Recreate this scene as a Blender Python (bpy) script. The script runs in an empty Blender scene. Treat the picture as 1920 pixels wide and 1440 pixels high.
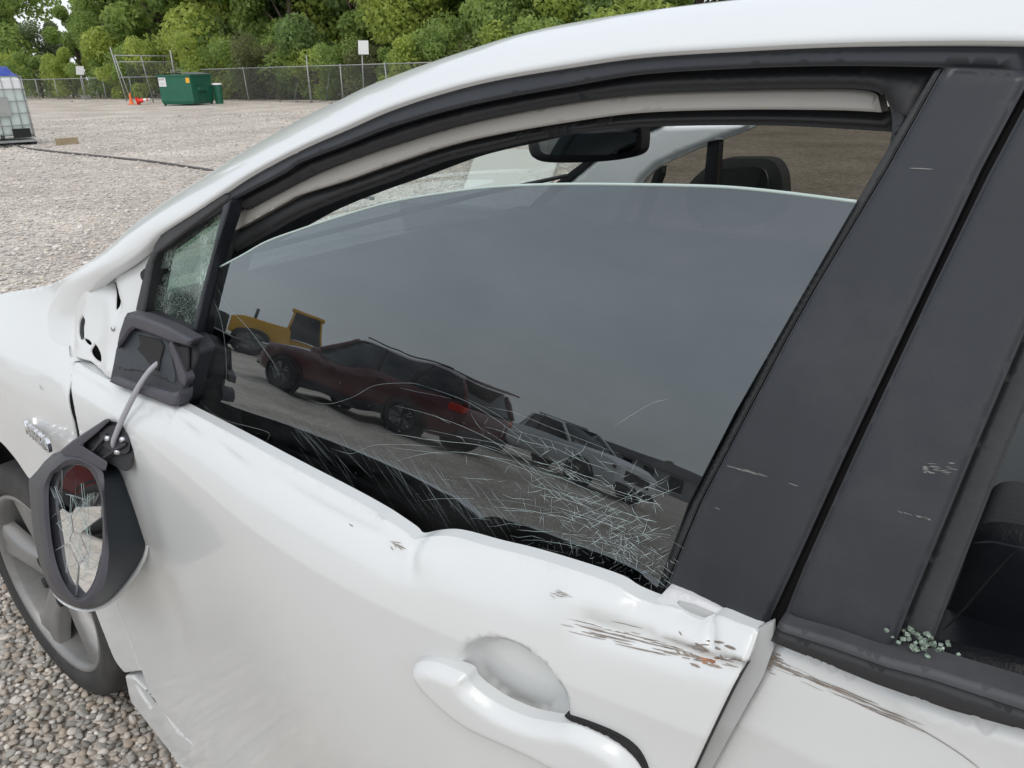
import bpy, bmesh, math, random
import numpy as np
from math import sin, cos, tan, radians, pi, sqrt, atan2
from mathutils import Vector, Matrix
from mathutils.geometry import delaunay_2d_cdt
random.seed(7); rng = np.random.default_rng(7)
sc = bpy.context.scene
COL = sc.collection

# ------------------------------------------------------------------ camera
PSI, PITCH, ROLL, FOC = 38.5, 22.4, 1.3, 1442.0      # heading, pitch, roll (deg), focal length for a 1920 px wide frame
CAM = np.array([0.0, -0.45, 1.47])
def _basis():
    a, p, r = map(radians, (PSI, PITCH, ROLL))
    fwd = np.array([-sin(a)*cos(p), cos(a)*cos(p), -sin(p)])
    rt = np.array([cos(a), sin(a), 0.0])
    up = np.cross(rt, fwd)
    return fwd, rt*cos(r)-up*sin(r), up*cos(r)+rt*sin(r)
FWD, RT, UP = _basis()
cd = bpy.data.cameras.new('camera'); co = bpy.data.objects.new('camera', cd); COL.objects.link(co)
cd.sensor_width = 36; cd.lens = FOC/1920*36; cd.clip_start = 0.02; cd.clip_end = 2000
co.matrix_world = Matrix(((RT[0], UP[0], -FWD[0], CAM[0]), (RT[1], UP[1], -FWD[1], CAM[1]), (RT[2], UP[2], -FWD[2], CAM[2]), (0, 0, 0, 1)))
sc.camera = co

# ------------------------------------------------------------------ world: bright overcast sky
w = bpy.data.worlds.new('World'); sc.world = w; w.use_nodes = True
nt = w.node_tree; nt.nodes.clear()
wo = nt.nodes.new('ShaderNodeOutputWorld'); bg1 = nt.nodes.new('ShaderNodeBackground'); bg2 = nt.nodes.new('ShaderNodeBackground')
add = nt.nodes.new('ShaderNodeAddShader')
sky = nt.nodes.new('ShaderNodeTexSky'); sky.sky_type = 'NISHITA'; sky.sun_disc = False
SUN_EL, SUN_AZ = 55, 150
sky.sun_elevation = radians(SUN_EL); sky.sun_rotation = radians(SUN_AZ); sky.dust_density = 4.0
nt.links.new(sky.outputs[0], bg1.inputs[0]); bg1.inputs[1].default_value = 0.05
tc = nt.nodes.new('ShaderNodeTexCoord'); mp = nt.nodes.new('ShaderNodeMapping'); mp.inputs['Scale'].default_value = (1, 1, 2.2)
nz = nt.nodes.new('ShaderNodeTexNoise'); nz.inputs['Scale'].default_value = 1.3; nz.inputs['Detail'].default_value = 5
rmp = nt.nodes.new('ShaderNodeValToRGB')
rmp.color_ramp.elements[0].position = .3; rmp.color_ramp.elements[0].color = (.67, .71, .75, 1)
rmp.color_ramp.elements[1].position = .72; rmp.color_ramp.elements[1].color = (.91, .93, .95, 1)
nt.links.new(tc.outputs['Generated'], mp.inputs[0]); nt.links.new(mp.outputs[0], nz.inputs[0]); nt.links.new(nz.outputs[0], rmp.inputs[0])
nt.links.new(rmp.outputs[0], bg2.inputs[0]); bg2.inputs[1].default_value = 1.05
nt.links.new(bg1.outputs[0], add.inputs[0]); nt.links.new(bg2.outputs[0], add.inputs[1]); nt.links.new(add.outputs[0], wo.inputs[0])
sd = bpy.data.lights.new('sun', 'SUN'); sd.energy = 0.6; sd.angle = radians(25); sd.color = (1, .97, .92)
so = bpy.data.objects.new('sun', sd); COL.objects.link(so)
_az, _el = radians(SUN_AZ), radians(SUN_EL)
sdir = Vector((sin(_az)*cos(_el), cos(_az)*cos(_el), sin(_el)))
so.rotation_euler = sdir.to_track_quat('Z', 'Y').to_euler()
sc.view_settings.view_transform = 'Standard'; sc.view_settings.look = 'None'
sc.view_settings.exposure = 0.05; sc.view_settings.gamma = 1.0; sc.view_settings.use_curve_mapping = False

# ------------------------------------------------------------------ helpers: rays, curves
def rays(P):
    P = np.atleast_2d(np.asarray(P, float))
    return FWD + RT*((P[:, :1]-960)/FOC) - UP*((P[:, 1:2]-720)/FOC)
def on(P, surf, off=0.0, t0=.12, t1=8.0):
    """where the sight lines through the given picture points meet the surface y = surf(x, z) + off"""
    d = rays(P); lo = np.full(len(d), t0); hi = np.full(len(d), t1)
    for _ in range(48):
        m = (lo+hi)/2; q = CAM+d*m[:, None]
        g = q[:, 1]-surf(q[:, 0], q[:, 2])-off
        lo = np.where(g < 0, m, lo); hi = np.where(g < 0, hi, m)
    return CAM+d*((lo+hi)/2)[:, None]
def ground(px, py, z=0.0):
    d = rays([(px, py)])[0]; t = (z-CAM[2])/d[2]; return CAM+d*t
def at_depth(px, py, t):
    d = rays([(px, py)])[0]; return CAM+d*t
def height_over(px, py, base):
    """height on the vertical line rising from a ground point that shows at row py"""
    d = rays([(px, py)])[0]; n = np.array([base[0]-CAM[0], base[1]-CAM[1]]); s = (n@n)/(d[0]*n[0]+d[1]*n[1]); return CAM[2]+d[2]*s
def spl(P, n=8):
    """smooth curve through points"""
    P = [np.array(p, float) for p in P]; Q = [2*P[0]-P[1]]+P+[2*P[-1]-P[-2]]; out = []
    for i in range(1, len(Q)-2):
        a, b, c, d = Q[i-1:i+3]
        for k in range(n):
            t = k/n
            out.append(.5*((2*b)+(c-a)*t+(2*a-5*b+4*c-d)*t*t+(3*b-a-3*c+d)*t**3))
    out.append(P[-1]); return [tuple(o) for o in out]
def lin(P, n=6):
    out = []
    for a, b in zip(P[:-1], P[1:]):
        a, b = np.array(a, float), np.array(b, float)
        for k in range(n): out.append(tuple(a+(b-a)*k/n))
    out.append(tuple(P[-1])); return out
def resample(P, n):
    P = np.asarray(P, float); s = np.r_[0, np.cumsum(np.linalg.norm(np.diff(P, axis=0), axis=1))]
    t = np.linspace(0, s[-1], n); return np.stack([np.interp(t, s, P[:, i]) for i in range(P.shape[1])], 1)
def flat(y): return lambda x, z: np.full_like(np.asarray(x, float), y)

# ------------------------------------------------------------------ helpers: objects
def tag(o, label=None, cat=None, group=None, kind=None):
    if label: o['label'] = label
    if cat: o['category'] = cat
    if group: o['group'] = group
    if kind: o['kind'] = kind
    return o
def empty(name, loc=(0, 0, 0), label=None, cat=None, group=None, rz=0):
    o = bpy.data.objects.new(name, None); COL.objects.link(o); o.location = loc; o.rotation_euler[2] = rz
    o.empty_display_size = .1
    return tag(o, label, cat, group)
def mesh_obj(name, V, F, mat, parent=None, smooth=False, normals=None):
    me = bpy.data.meshes.new(name); me.from_pydata([tuple(map(float, v)) for v in V], [], [tuple(map(int, f)) for f in F]); me.update()
    if mat is not None:
        me.materials.append(mat)
    if smooth or normals is not None: me.polygons.foreach_set('use_smooth', [True]*len(me.polygons))
    if normals is not None: me.normals_split_custom_set_from_vertices([tuple(map(float, n)) for n in normals])
    o = bpy.data.objects.new(name, me); COL.objects.link(o)
    if parent is not None: o.parent = parent
    return o
class MB:
    def __init__(s): s.V = []; s.F = []
    def add(s, V, F):
        b = len(s.V); s.V += [tuple(map(float, v)) for v in V]; s.F += [tuple(i+b for i in f) for f in F]; return s
    def box(s, c, d, M=None, taper=None):
        x, y, z = d[0]/2, d[1]/2, d[2]/2; tx, ty = taper or (1, 1)
        V = [(-x, -y, -z), (x, -y, -z), (x, y, -z), (-x, y, -z), (-x*tx, -y*ty, z), (x*tx, -y*ty, z), (x*tx, y*ty, z), (-x*tx, y*ty, z)]
        if M is not None: V = [tuple(M @ Vector(v)) for v in V]
        V = [(v[0]+c[0], v[1]+c[1], v[2]+c[2]) for v in V]
        return s.add(V, [(0, 3, 2, 1), (4, 5, 6, 7), (0, 1, 5, 4), (1, 2, 6, 5), (2, 3, 7, 6), (3, 0, 4, 7)])
    def tube(s, P, r, n=8, cap=True, r1=None):
        P = [Vector(p) for p in P]; N = len(P); rings = []; prev = None
        for i, p in enumerate(P):
            t = (P[min(i+1, N-1)]-P[max(i-1, 0)]).normalized()
            a = Vector((0, 0, 1)) if abs(t.z) < .9 else Vector((1, 0, 0))
            u = (prev - t*prev.dot(t)).normalized() if prev is not None else t.cross(a).normalized()
            prev = u; v = t.cross(u); rr = r if r1 is None else r+(r1-r)*i/(N-1)
            rings.append([p+(u*cos(2*pi*k/n)+v*sin(2*pi*k/n))*rr for k in range(n)])
        V = [q for R in rings for q in R]
        F = [(i*n+k, i*n+(k+1) % n, (i+1)*n+(k+1) % n, (i+1)*n+k) for i in range(N-1) for k in range(n)]
        if cap: F += [tuple(range(n))[::-1], tuple((N-1)*n+k for k in range(n))]
        return s.add(V, F)
    def lathe(s, prof, n=32, M=None, close=False):
        """prof: (radius, height) spun round local Z"""
        V = []; F = []; m = len(prof)
        for k in range(n):
            a = 2*pi*k/n
            for r, h in prof: V.append(Vector((r*cos(a), r*sin(a), h)))
        for k in range(n):
            for i in range(m-1+(1 if close else 0)):
                j = (i+1) % m; q = (k+1) % n
                F.append((k*m+i, q*m+i, q*m+j, k*m+j))
        if M is not None: V = [M @ v for v in V]
        return s.add(V, F)
    def loft(s, rings, closed=True, cap0=False, cap1=False):
        n = len(rings[0]); V = [q for R in rings for q in R]; F = []
        for i in range(len(rings)-1):
            for k in range(n if closed else n-1):
                F.append((i*n+k, i*n+(k+1) % n, (i+1)*n+(k+1) % n, (i+1)*n+k))
        if cap0: F.append(tuple(range(n))[::-1])
        if cap1: F.append(tuple((len(rings)-1)*n+k for k in range(n)))
        return s.add(V, F)
    def prism(s, poly, y0, y1):
        """outline in (x, z), drawn out along y"""
        n = len(poly); V = [(x, y0, z) for x, z in poly]+[(x, y1, z) for x, z in poly]
        return s.add(V, [tuple(range(n)), tuple(range(n, 2*n))[::-1]]+[(k, n+k, n+(k+1) % n, (k+1) % n) for k in range(n)])
    def build(s, name, mat, parent=None, smooth=False, bevel=0, auto=None):
        o = mesh_obj(name, s.V, s.F, mat, parent, smooth)
        bm = bmesh.new(); bm.from_mesh(o.data); bmesh.ops.recalc_face_normals(bm, faces=bm.faces)
        if auto is not None:
            for f in bm.faces: f.smooth = True
            for e in bm.edges:
                if len(e.link_faces) == 2 and e.calc_face_angle(0) > radians(auto): e.smooth = False
        bm.to_mesh(o.data); bm.free()
        if bevel:
            m = o.modifiers.new('bevel', 'BEVEL'); m.width = bevel; m.segments = 2; m.limit_method = 'ANGLE'; m.angle_limit = radians(35)
        return o
def seg_dist(P, L, closed=True):
    """distance from points P to the polyline L"""
    L = np.asarray(L, float); A = L; B = np.roll(L, -1, 0)
    if not closed: A, B = A[:-1], B[:-1]
    best = np.full(len(P), 1e9)
    for a, b in zip(A, B):
        ab = b-a; q = ab@ab
        t = np.clip(((P-a)@ab)/(q if q > 1e-14 else 1e-14), 0, 1)
        best = np.minimum(best, np.sum((P-a-t[:, None]*ab)**2, 1))
    return np.sqrt(best)
def inside(P, L):
    L = np.asarray(L, float); c = np.zeros(len(P), bool); j = len(L)-1
    for i in range(len(L)):
        xi, zi = L[i]; xj, zj = L[j]
        cond = ((zi > P[:, 1]) != (zj > P[:, 1])) & (P[:, 0] < (xj-xi)*(P[:, 1]-zi)/((zj-zi) or 1e-12)+xi)
        c ^= cond; j = i
    return c
def clean(P, tol):
    out = [P[0]]
    for p in P[1:]:
        if np.hypot(*(p-out[-1])) > tol: out.append(p)
    if np.hypot(*(out[0]-out[-1])) < tol: out.pop()
    return np.array(out)
def panel(name, px, surf, mat, parent=None, off=0.0, res=.012, disp=None, edge=.004, bulge=0.0, bulge_w=None, thick=.01, holes=(), flip=False, back=False, xz=False):
    """sheet-metal / trim piece: outline seen in the picture, laid on a body surface y = surf(x, z), with rounded edge and thickness"""
    sg = -1.0 if flip else 1.0
    def lay(q):
        p = np.asarray(q, float) if xz else on(q, surf, off)[:, [0, 2]]
        p = p.copy(); p[:, 1] = np.maximum(p[:, 1], .12)
        return clean(p, res*.12)
    if not xz:
        q_ = on(px, surf, off)[:, [0, 2]]; res = min(res, max(.0015, min(np.ptp(q_[:, 0]), np.ptp(q_[:, 1]))/4))
    loop = lay(px); hl = [lay(h) for h in holes]
    # subdivide long edges
    def sub(L):
        out = []
        for a, b in zip(L, np.roll(L, -1, 0)):
            n = max(1, int(np.hypot(*(b-a))/res)); out += [a+(b-a)*k/n for k in range(n)]
        return np.array(out)
    loop = sub(loop); hl = [sub(h) for h in hl]
    alls = [loop]+hl
    def bd(P):
        d = seg_dist(P, loop)
        for h in hl: d = np.minimum(d, seg_dist(P, h))
        return d
    ew = max(edge, 1e-6); bw = bulge_w
    def Y(P):
        x, z = P[:, 0], P[:, 1]; y = surf(x, z)+off
        if disp is not None: y = y+disp(x, z)
        d = bd(P)
        if edge > 0:
            k = np.clip(1-d/ew, 0, 1); y = y+sg*ew*(1-np.sqrt(np.clip(1-k*k, 0, 1)))
        if bulge:
            k = np.clip(1-d/bw, 0, 1); y = y-sg*bulge*(1-k**2.4)
        return y
    mn, mx = loop.min(0), loop.max(0)
    gx, gz = np.meshgrid(np.arange(mn[0], mx[0], res), np.arange(mn[1], mx[1], res*.87)); gx = gx+((np.arange(gx.shape[0]) % 2)*.5*res)[:, None]
    G = np.stack([gx.ravel(), gz.ravel()], 1); m = inside(G, loop)
    for h in hl: m &= ~inside(G, h)
    G = G[m]; d0 = bd(G) if len(G) else np.zeros(0); G = G[d0 > res*.45]
    extra = []
    if edge > 0 and edge < res*1.2 or bulge:           # a ring of points just inside the rim keeps the rounded edge crisp
        for L in alls:
            a = np.roll(L, 1, 0); b = np.roll(L, -1, 0); t = b-a; nn = np.stack([-t[:, 1], t[:, 0]], 1)/(np.linalg.norm(t, axis=1)[:, None]+1e-12)
            for s_ in (1, -1):
                for kk, eb in (((.35, ew), (1.05, ew)) if edge > 0 else ((.03, bw), (.12, bw), (.3, bw))):
                    Q = L+nn*s_*eb*kk; ok = inside(Q, loop)
                    for h in hl: ok &= ~inside(Q, h)
                    Q = Q[ok]
                    if len(Q): Q = Q[bd(Q) > eb*kk*.9]; extra.append(Q)
    pts = np.concatenate(alls+[G]+extra)
    edges = []; b = 0
    for L in alls:
        edges += [(b+i, b+(i+1) % len(L)) for i in range(len(L))]; b += len(L)
    r = delaunay_2d_cdt([Vector(p) for p in pts], edges, [], 0, 1e-6)
    V2 = np.array([tuple(v) for v in r[0]]); F = np.array([f for f in r[2] if len(f) == 3])
    cen = V2[F].mean(1); ok = inside(cen, loop)
    for h in hl: ok &= ~inside(cen, h)
    F = F[ok]
    y = Y(V2); V = np.stack([V2[:, 0], y, V2[:, 1]], 1)
    e = min(.0015, ew*.4) if edge > 0 else .0006
    dx = (Y(V2+[e, 0])-Y(V2-[e, 0]))/(2*e); dz = (Y(V2+[0, e])-Y(V2-[0, e]))/(2*e)
    N = np.stack([dx, -np.ones_like(dx), dz], 1)*sg; N /= np.linalg.norm(N, axis=1)[:, None]
    # orient faces towards the outer side
    a, b2, c = V[F[:, 0]], V[F[:, 1]], V[F[:, 2]]; fn = np.cross(b2-a, c-a)
    bad = fn[:, 1]*sg > 0; F[bad] = F[bad][:, ::-1]; fn[bad] *= -1
    if bulge:
        N = np.zeros_like(V)
        for k_ in range(3): np.add.at(N, F[:, k_], fn)
        N /= np.linalg.norm(N, axis=1)[:, None]+1e-15
    VV = [V]; NN = [N]; FF = [tuple(f) for f in F]; base = len(V)
    for L in alls:                                      # rim
        P = np.stack([L[:, 0], Y(L), L[:, 1]], 1); Q = P+[0, sg*thick, 0]; n = len(L)
        t = np.roll(L, -1, 0)-np.roll(L, 1, 0); nr = np.stack([t[:, 1], np.zeros(n), -t[:, 0]], 1); nr /= np.linalg.norm(nr, axis=1)[:, None]+1e-12
        tst = L+nr[:, [0, 2]]*1e-3; io = inside(tst, loop)
        for h in hl: io &= ~inside(tst, h)
        if io.mean() > .5: nr = -nr
        VV += [P, Q]; NN += [nr, nr]
        for i in range(n):
            j = (i+1) % n; f = (base+i, base+j, base+n+j, base+n+i)
            p0, p1, p2 = P[i], P[j], Q[j]; g = np.cross(p1-p0, p2-p0)
            FF.append(f if g@nr[i] > 0 else f[::-1])
        base += 2*n
    if back:
        VV.append(V+[0, sg*thick, 0]); NN.append(-N); FF += [tuple(base+i for i in f[::-1]) for f in F]
    return mesh_obj(name, np.concatenate(VV), FF, mat, parent, True, np.concatenate(NN))
def ribbons(name, lines, surf, mat, parent, width=.0008, off=-.0006, xz=False):
    """thin marks lying on a surface: each line = (points, width factor)"""
    V = []; F = []
    for L, k in lines:
        P = np.asarray(L, float)
        Q = P if xz else on(P, surf, 0)[:, [0, 2]]
        if len(Q) < 2: continue
        t = np.gradient(Q, axis=0); n = np.stack([-t[:, 1], t[:, 0]], 1)/(np.linalg.norm(t, axis=1)[:, None]+1e-12)
        taper = np.minimum(1, np.minimum(np.arange(len(Q)), np.arange(len(Q))[::-1])/max(1, len(Q)*.25)+.25)
        A = Q+n*(width*k*.5*taper)[:, None]; B = Q-n*(width*k*.5*taper)[:, None]; b = len(V)
        W_ = np.stack([A, B], 1).reshape(-1, 2); V += [(q[0], y_+off, q[1]) for q, y_ in zip(W_, surf(W_[:, 0], W_[:, 1]))]
        F += [(b+2*i, b+2*i+1, b+2*i+3, b+2*i+2) for i in range(len(Q)-1)]
    return mesh_obj(name, V, F, mat, parent)

# ------------------------------------------------------------------ materials
def new_mat(name):
    m = bpy.data.materials.new(name); m.use_nodes = True; return m, m.node_tree, m.node_tree.nodes['Principled BSDF']
def pmat(name, col, rough=.5, metal=0.0, var=.08, vscale=6.0, bump=0.0, bscale=200.0, coat=0.0, spec=.5, dirt=None, dscale=3.0, damt=.3):
    m, t, b = new_mat(name); L = t.links.new
    b.inputs['Roughness'].default_value = rough; b.inputs['Metallic'].default_value = metal
    b.inputs['Coat Weight'].default_value = coat; b.inputs['Coat Roughness'].default_value = .09; b.inputs['Coat IOR'].default_value = 1.4; b.inputs['Specular IOR Level'].default_value = spec
    tcn = t.nodes.new('ShaderNodeTexCoord')
    n = t.nodes.new('ShaderNodeTexNoise'); n.inputs['Scale'].default_value = vscale; n.inputs['Detail'].default_value = 6; n.inputs['Roughness'].default_value = .65
    L(tcn.outputs['Object'], n.inputs['Vector'])
    r = t.nodes.new('ShaderNodeValToRGB'); c = np.array(col[:3])
    r.color_ramp.elements[0].position = .3; r.color_ramp.elements[1].position = .7
    r.color_ramp.elements[0].color = (*np.clip(c*(1-var), 0, 1), 1); r.color_ramp.elements[1].color = (*np.clip(c*(1+var), 0, 1), 1)
    L(n.outputs['Fac'], r.inputs[0]); out = r.outputs[0]
    if dirt is not None:
        n2 = t.nodes.new('ShaderNodeTexNoise'); n2.inputs['Scale'].default_value = dscale; n2.inputs['Detail'].default_value = 9; n2.inputs['Roughness'].default_value = .7
        L(tcn.outputs['Object'], n2.inputs['Vector'])
        rr = t.nodes.new('ShaderNodeValToRGB'); rr.color_ramp.elements[0].position = .5; rr.color_ramp.elements[1].position = .75
        rr.color_ramp.elements[1].color = (damt, damt, damt, 1); L(n2.outputs['Fac'], rr.inputs[0])
        mx = t.nodes.new('ShaderNodeMixRGB'); mx.inputs[2].default_value = (*dirt, 1); L(rr.outputs[0], mx.inputs[0]); L(out, mx.inputs[1]); out = mx.outputs[0]
    L(out, b.inputs['Base Color'])
    if bump:
        n3 = t.nodes.new('ShaderNodeTexNoise'); n3.inputs['Scale'].default_value = bscale; n3.inputs['Detail'].default_value = 3; L(tcn.outputs['Object'], n3.inputs['Vector'])
        bp = t.nodes.new('ShaderNodeBump'); bp.inputs['Strength'].default_value = bump; bp.inputs['Distance'].default_value = .002
        L(n3.outputs['Fac'], bp.inputs['Height']); L(bp.outputs[0], b.inputs['Normal'])
    return m
def glass_mat(name, tint, refl_rough=0.0, ior=1.52, boost=1.0, green=None):
    """thin automotive glass: fresnel reflection over a tinted see-through layer"""
    m, t, b = new_mat(name); L = t.links.new; t.nodes.remove(b); out = t.nodes['Material Output']
    fr = t.nodes.new('ShaderNodeFresnel'); fr.inputs[0].default_value = ior
    mt = t.nodes.new('ShaderNodeMath'); mt.operation = 'MULTIPLY'; mt.inputs[1].default_value = boost; mt.use_clamp = True
    L(fr.outputs[0], mt.inputs[0])
    tr = t.nodes.new('ShaderNodeBsdfTransparent'); tr.inputs[0].default_value = (*tint, 1)
    gl = t.nodes.new('ShaderNodeBsdfGlossy'); gl.inputs['Roughness'].default_value = refl_rough; gl.inputs[0].default_value = (.88, .96, 1.0, 1)
    mx = t.nodes.new('ShaderNodeMixShader'); L(mt.outputs[0], mx.inputs[0]); L(tr.outputs[0], mx.inputs[1]); L(gl.outputs[0], mx.inputs[2])
    L(mx.outputs[0], out.inputs[0]); return m
M = {}
M['white'] = pmat('white_car_paint', (.61, .63, .63), .35, 0, .012, 3, coat=.6, dirt=(.55, .53, .49), dscale=5, damt=.10)
M['white2'] = pmat('white_inner_paint', (.58, .59, .60), .45, 0, .03, 5)
M['jamb'] = pmat('grey_jamb_paint', (.36, .37, .37), .5, 0, .06, 6)
M['black_satin'] = pmat('satin_black_trim', (.015, .018, .024), .45, 0, .18, 9, bump=.06, bscale=500, dirt=(.08, .08, .085), dscale=7, damt=.14)
M['sash'] = pmat('matte_black_sash_film', (.018, .021, .027), .40, 0, .25, 5, bump=.03, bscale=700, dirt=(.09, .09, .095), dscale=9, damt=.2)
M['rubber'] = pmat('black_rubber', (.013, .014, .016), .55, 0, .2, 20, bump=.1, bscale=300)
M['rubber_grey'] = pmat('weathered_grey_rubber', (.026, .028, .030), .55, 0, .2, 20, bump=.15, bscale=200)
M['seal_top'] = pmat('skylit_seal_top', (.055, .057, .062), .6, 0, .25, 14, bump=.2, bscale=150)  # lighter tone painted in for skylight on the seal's upward face
M['tan'] = pmat('tan_grey_frame_paint', (.33, .32, .295), .5, 0, .05, 6)
M['plastic'] = pmat('dark_plastic', (.017, .018, .022), .5, 0, .12, 12, bump=.2, bscale=600)
M['plastic_grey'] = pmat('grey_plastic', (.046, .045, .056), .5, 0, .12, 12, bump=.15, bscale=600)
M['plastic_slate'] = pmat('slate_plastic', (.018, .024, .031), .45, 0, .1, 12, bump=.15, bscale=600)
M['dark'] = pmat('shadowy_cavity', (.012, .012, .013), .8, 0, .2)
M['interior'] = pmat('dark_interior_trim', (.018, .019, .022), .6, 0, .2, bump=.2, bscale=400)
M['leather'] = pmat('black_leather', (.010, .012, .017), .42, 0, .2, 15, bump=.25, bscale=350)
M['pale_trim'] = pmat('pale_grey_pillar_trim', (.78, .81, .82), .6, 0, .03, bump=.1, bscale=500)
M['headliner'] = pmat('headliner_cloth', (.32, .31, .29), .9, 0, .05, bump=.2, bscale=900)
M['tint'] = glass_mat('tinted_window_glass', (.09, .10, .11), .012, 1.62, 2.4)
def dusty(m, amt, wave):
    t = m.node_tree; L = t.links.new; out = t.nodes['Material Output']; src = out.inputs[0].links[0].from_socket
    tcn = t.nodes.new('ShaderNodeTexCoord'); mpn = t.nodes.new('ShaderNodeMapping'); mpn.inputs['Scale'].default_value = (3, 1, 9); mpn.inputs['Rotation'].default_value = (0, .5, 0); L(tcn.outputs['Object'], mpn.inputs[0])
    n = t.nodes.new('ShaderNodeTexNoise'); n.inputs['Scale'].default_value = 2.2; n.inputs['Detail'].default_value = 9; n.inputs['Roughness'].default_value = .62; L(mpn.outputs[0], n.inputs['Vector'])
    r = t.nodes.new('ShaderNodeValToRGB'); r.color_ramp.elements[0].position = .38; r.color_ramp.elements[1].position = .75; r.color_ramp.elements[1].color = (amt, amt, amt, 1); L(n.outputs['Fac'], r.inputs[0])
    df = t.nodes.new('ShaderNodeBsdfDiffuse'); df.inputs[0].default_value = (.42, .43, .43, 1); mx = t.nodes.new('ShaderNodeMixShader'); L(r.outputs[0], mx.inputs[0]); L(src, mx.inputs[1]); L(df.outputs[0], mx.inputs[2]); L(mx.outputs[0], out.inputs[0])
    n2 = t.nodes.new('ShaderNodeTexNoise'); n2.inputs['Scale'].default_value = 7; n2.inputs['Detail'].default_value = 1; L(tcn.outputs['Object'], n2.inputs['Vector'])
    bp = t.nodes.new('ShaderNodeBump'); bp.inputs['Strength'].default_value = 1; bp.inputs['Distance'].default_value = wave; L(n2.outputs['Fac'], bp.inputs['Height'])
    for nd in t.nodes:
        if nd.type == 'BSDF_GLOSSY': L(bp.outputs[0], nd.inputs['Normal'])
dusty(M['tint'], .06, .0009)
M['tint_far'] = glass_mat('tinted_far_glass', (.20, .19, .165), .0, 1.5, 1.0)
M['clear'] = glass_mat('windscreen_glass', (.86, .93, .90), .0, 1.4, .3)
M['chrome'] = pmat('chrome', (.75, .76, .78), .12, 1.0, .02)
M['steel'] = pmat('bare_steel', (.5, .51, .53), .3, 1.0, .05)
M['cable'] = pmat('grey_cable_sheath', (.33, .33, .36), .5, 0, .05)
M['crack'] = pmat('crack_faces', (.36, .43, .43), .25, 0, .25, 30)
M['scrape'] = pmat('brown_scrape', (.21, .175, .145), .7, 0, .4, 60)
M['scuff'] = pmat('pale_scuff', (.18, .18, .175), .7, 0, .3, 60)
M['tyre'] = pmat('tyre_rubber', (.028, .028, .028), .75, 0, .15, 10, bump=.2, bscale=150, dirt=(.12, .11, .10), dscale=12, damt=.3)
M['alloy'] = pmat('grey_alloy', (.25, .25, .245), .45, .5, .08, 8, dirt=(.13, .12, .105), dscale=14, damt=.5)
M['alloy_dark'] = pmat('shadowed_alloy', (.16, .16, .155), .45, .5, .1, 8)

#%% ================================================================== the white car
def _sm(a, b, x): t = np.clip((x-a)/(b-a), 0, 1); return t*t*(3-2*t)
def S(x, z):
    """left flank of the body: y (inboard) at length x and height z"""
    x = np.asarray(x, float); z = np.asarray(z, float)
    low = .10*(np.clip(z, .15, 1.0)-.75)**2; gh = .00625+.277*(z-1.0)+.06*(z-1.0)**2
    y = np.where(z < 1.0, low, gh)
    wg = _sm(.95, 1.12, z)
    return y-wg*.04*(np.clip(x, -1.1, .4)+.6)+wg*.055*np.clip(-x-.75, 0, 1.3)**2+(1-wg)*.02*np.clip(-x-1.35, 0, 1.0)**2
WID = 1.745
def SR(x, z): return WID-S(x, z)
def SG(x, z):
    """the side window glass, leaning inwards"""
    x = np.asarray(x, float); z = np.asarray(z, float)
    return .022+.25*(z-1.0)+.13*np.clip(z-1.0, 0, None)**2-.06*(x+.6)
car = empty('damaged_car', (0, 0, 0), 'white car with cracked front door window, dented door and torn off mirror', 'car')

# outlines as seen in the picture
T_top = [(60, 700), (68, 640), (88, 575), (108, 540), (127, 517), (157, 497), (200, 467), (233, 437), (273, 403), (333, 362), (400, 320), (467, 278), (567, 221), (640, 186), (693, 160), (793, 122), (873, 95), (960, 68), (1060, 45), (1200, 22), (1372, 0), (1600, -22), (1920, -38), (2400, -40)]
A_low = [(133, 680), (129, 640), (133, 608), (150, 570), (183, 532), (235, 497), (268, 470), (300, 437), (360, 399), (420, 358), (473, 323), (560, 277), (643, 240), (727, 203), (827, 170), (927, 145), (1060, 122), (1200, 102), (1380, 90), (1560, 81), (1740, 77), (1920, 77), (2400, 86)]
A2 = [(300, 437), (360, 401), (420, 361), (473, 327), (560, 281), (643, 244), (727, 207), (827, 174), (927, 149), (1060, 127), (1200, 107), (1380, 95), (1560, 87), (1740, 86), (1920, 88), (2400, 98)]
B_c = [(440, 372), (467, 358), (533, 323), (560, 305), (643, 273), (727, 240), (827, 210), (927, 187), (1060, 163), (1200, 140), (1380, 129), (1560, 124), (1740, 126), (1766, 127)]
C_c = [(447, 397), (483, 377), (567, 333), (643, 302), (727, 273), (827, 242), (927, 218), (1060, 193), (1200, 176), (1380, 169), (1560, 167), (1616, 170), (1636, 174), (1646, 182)]
D_c = [(437, 433), (533, 380), (560, 366), (643, 340), (727, 310), (827, 277), (927, 253), (1060, 230), (1200, 212), (1380, 206), (1560, 207), (1651, 211)]
E_c = [(420, 482), (500, 437), (560, 404), (643, 370), (727, 340), (827, 303), (927, 279), (993, 264), (1107, 247), (1200, 240), (1330, 237), (1462, 238), (1575, 244), (1668, 250)]

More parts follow.
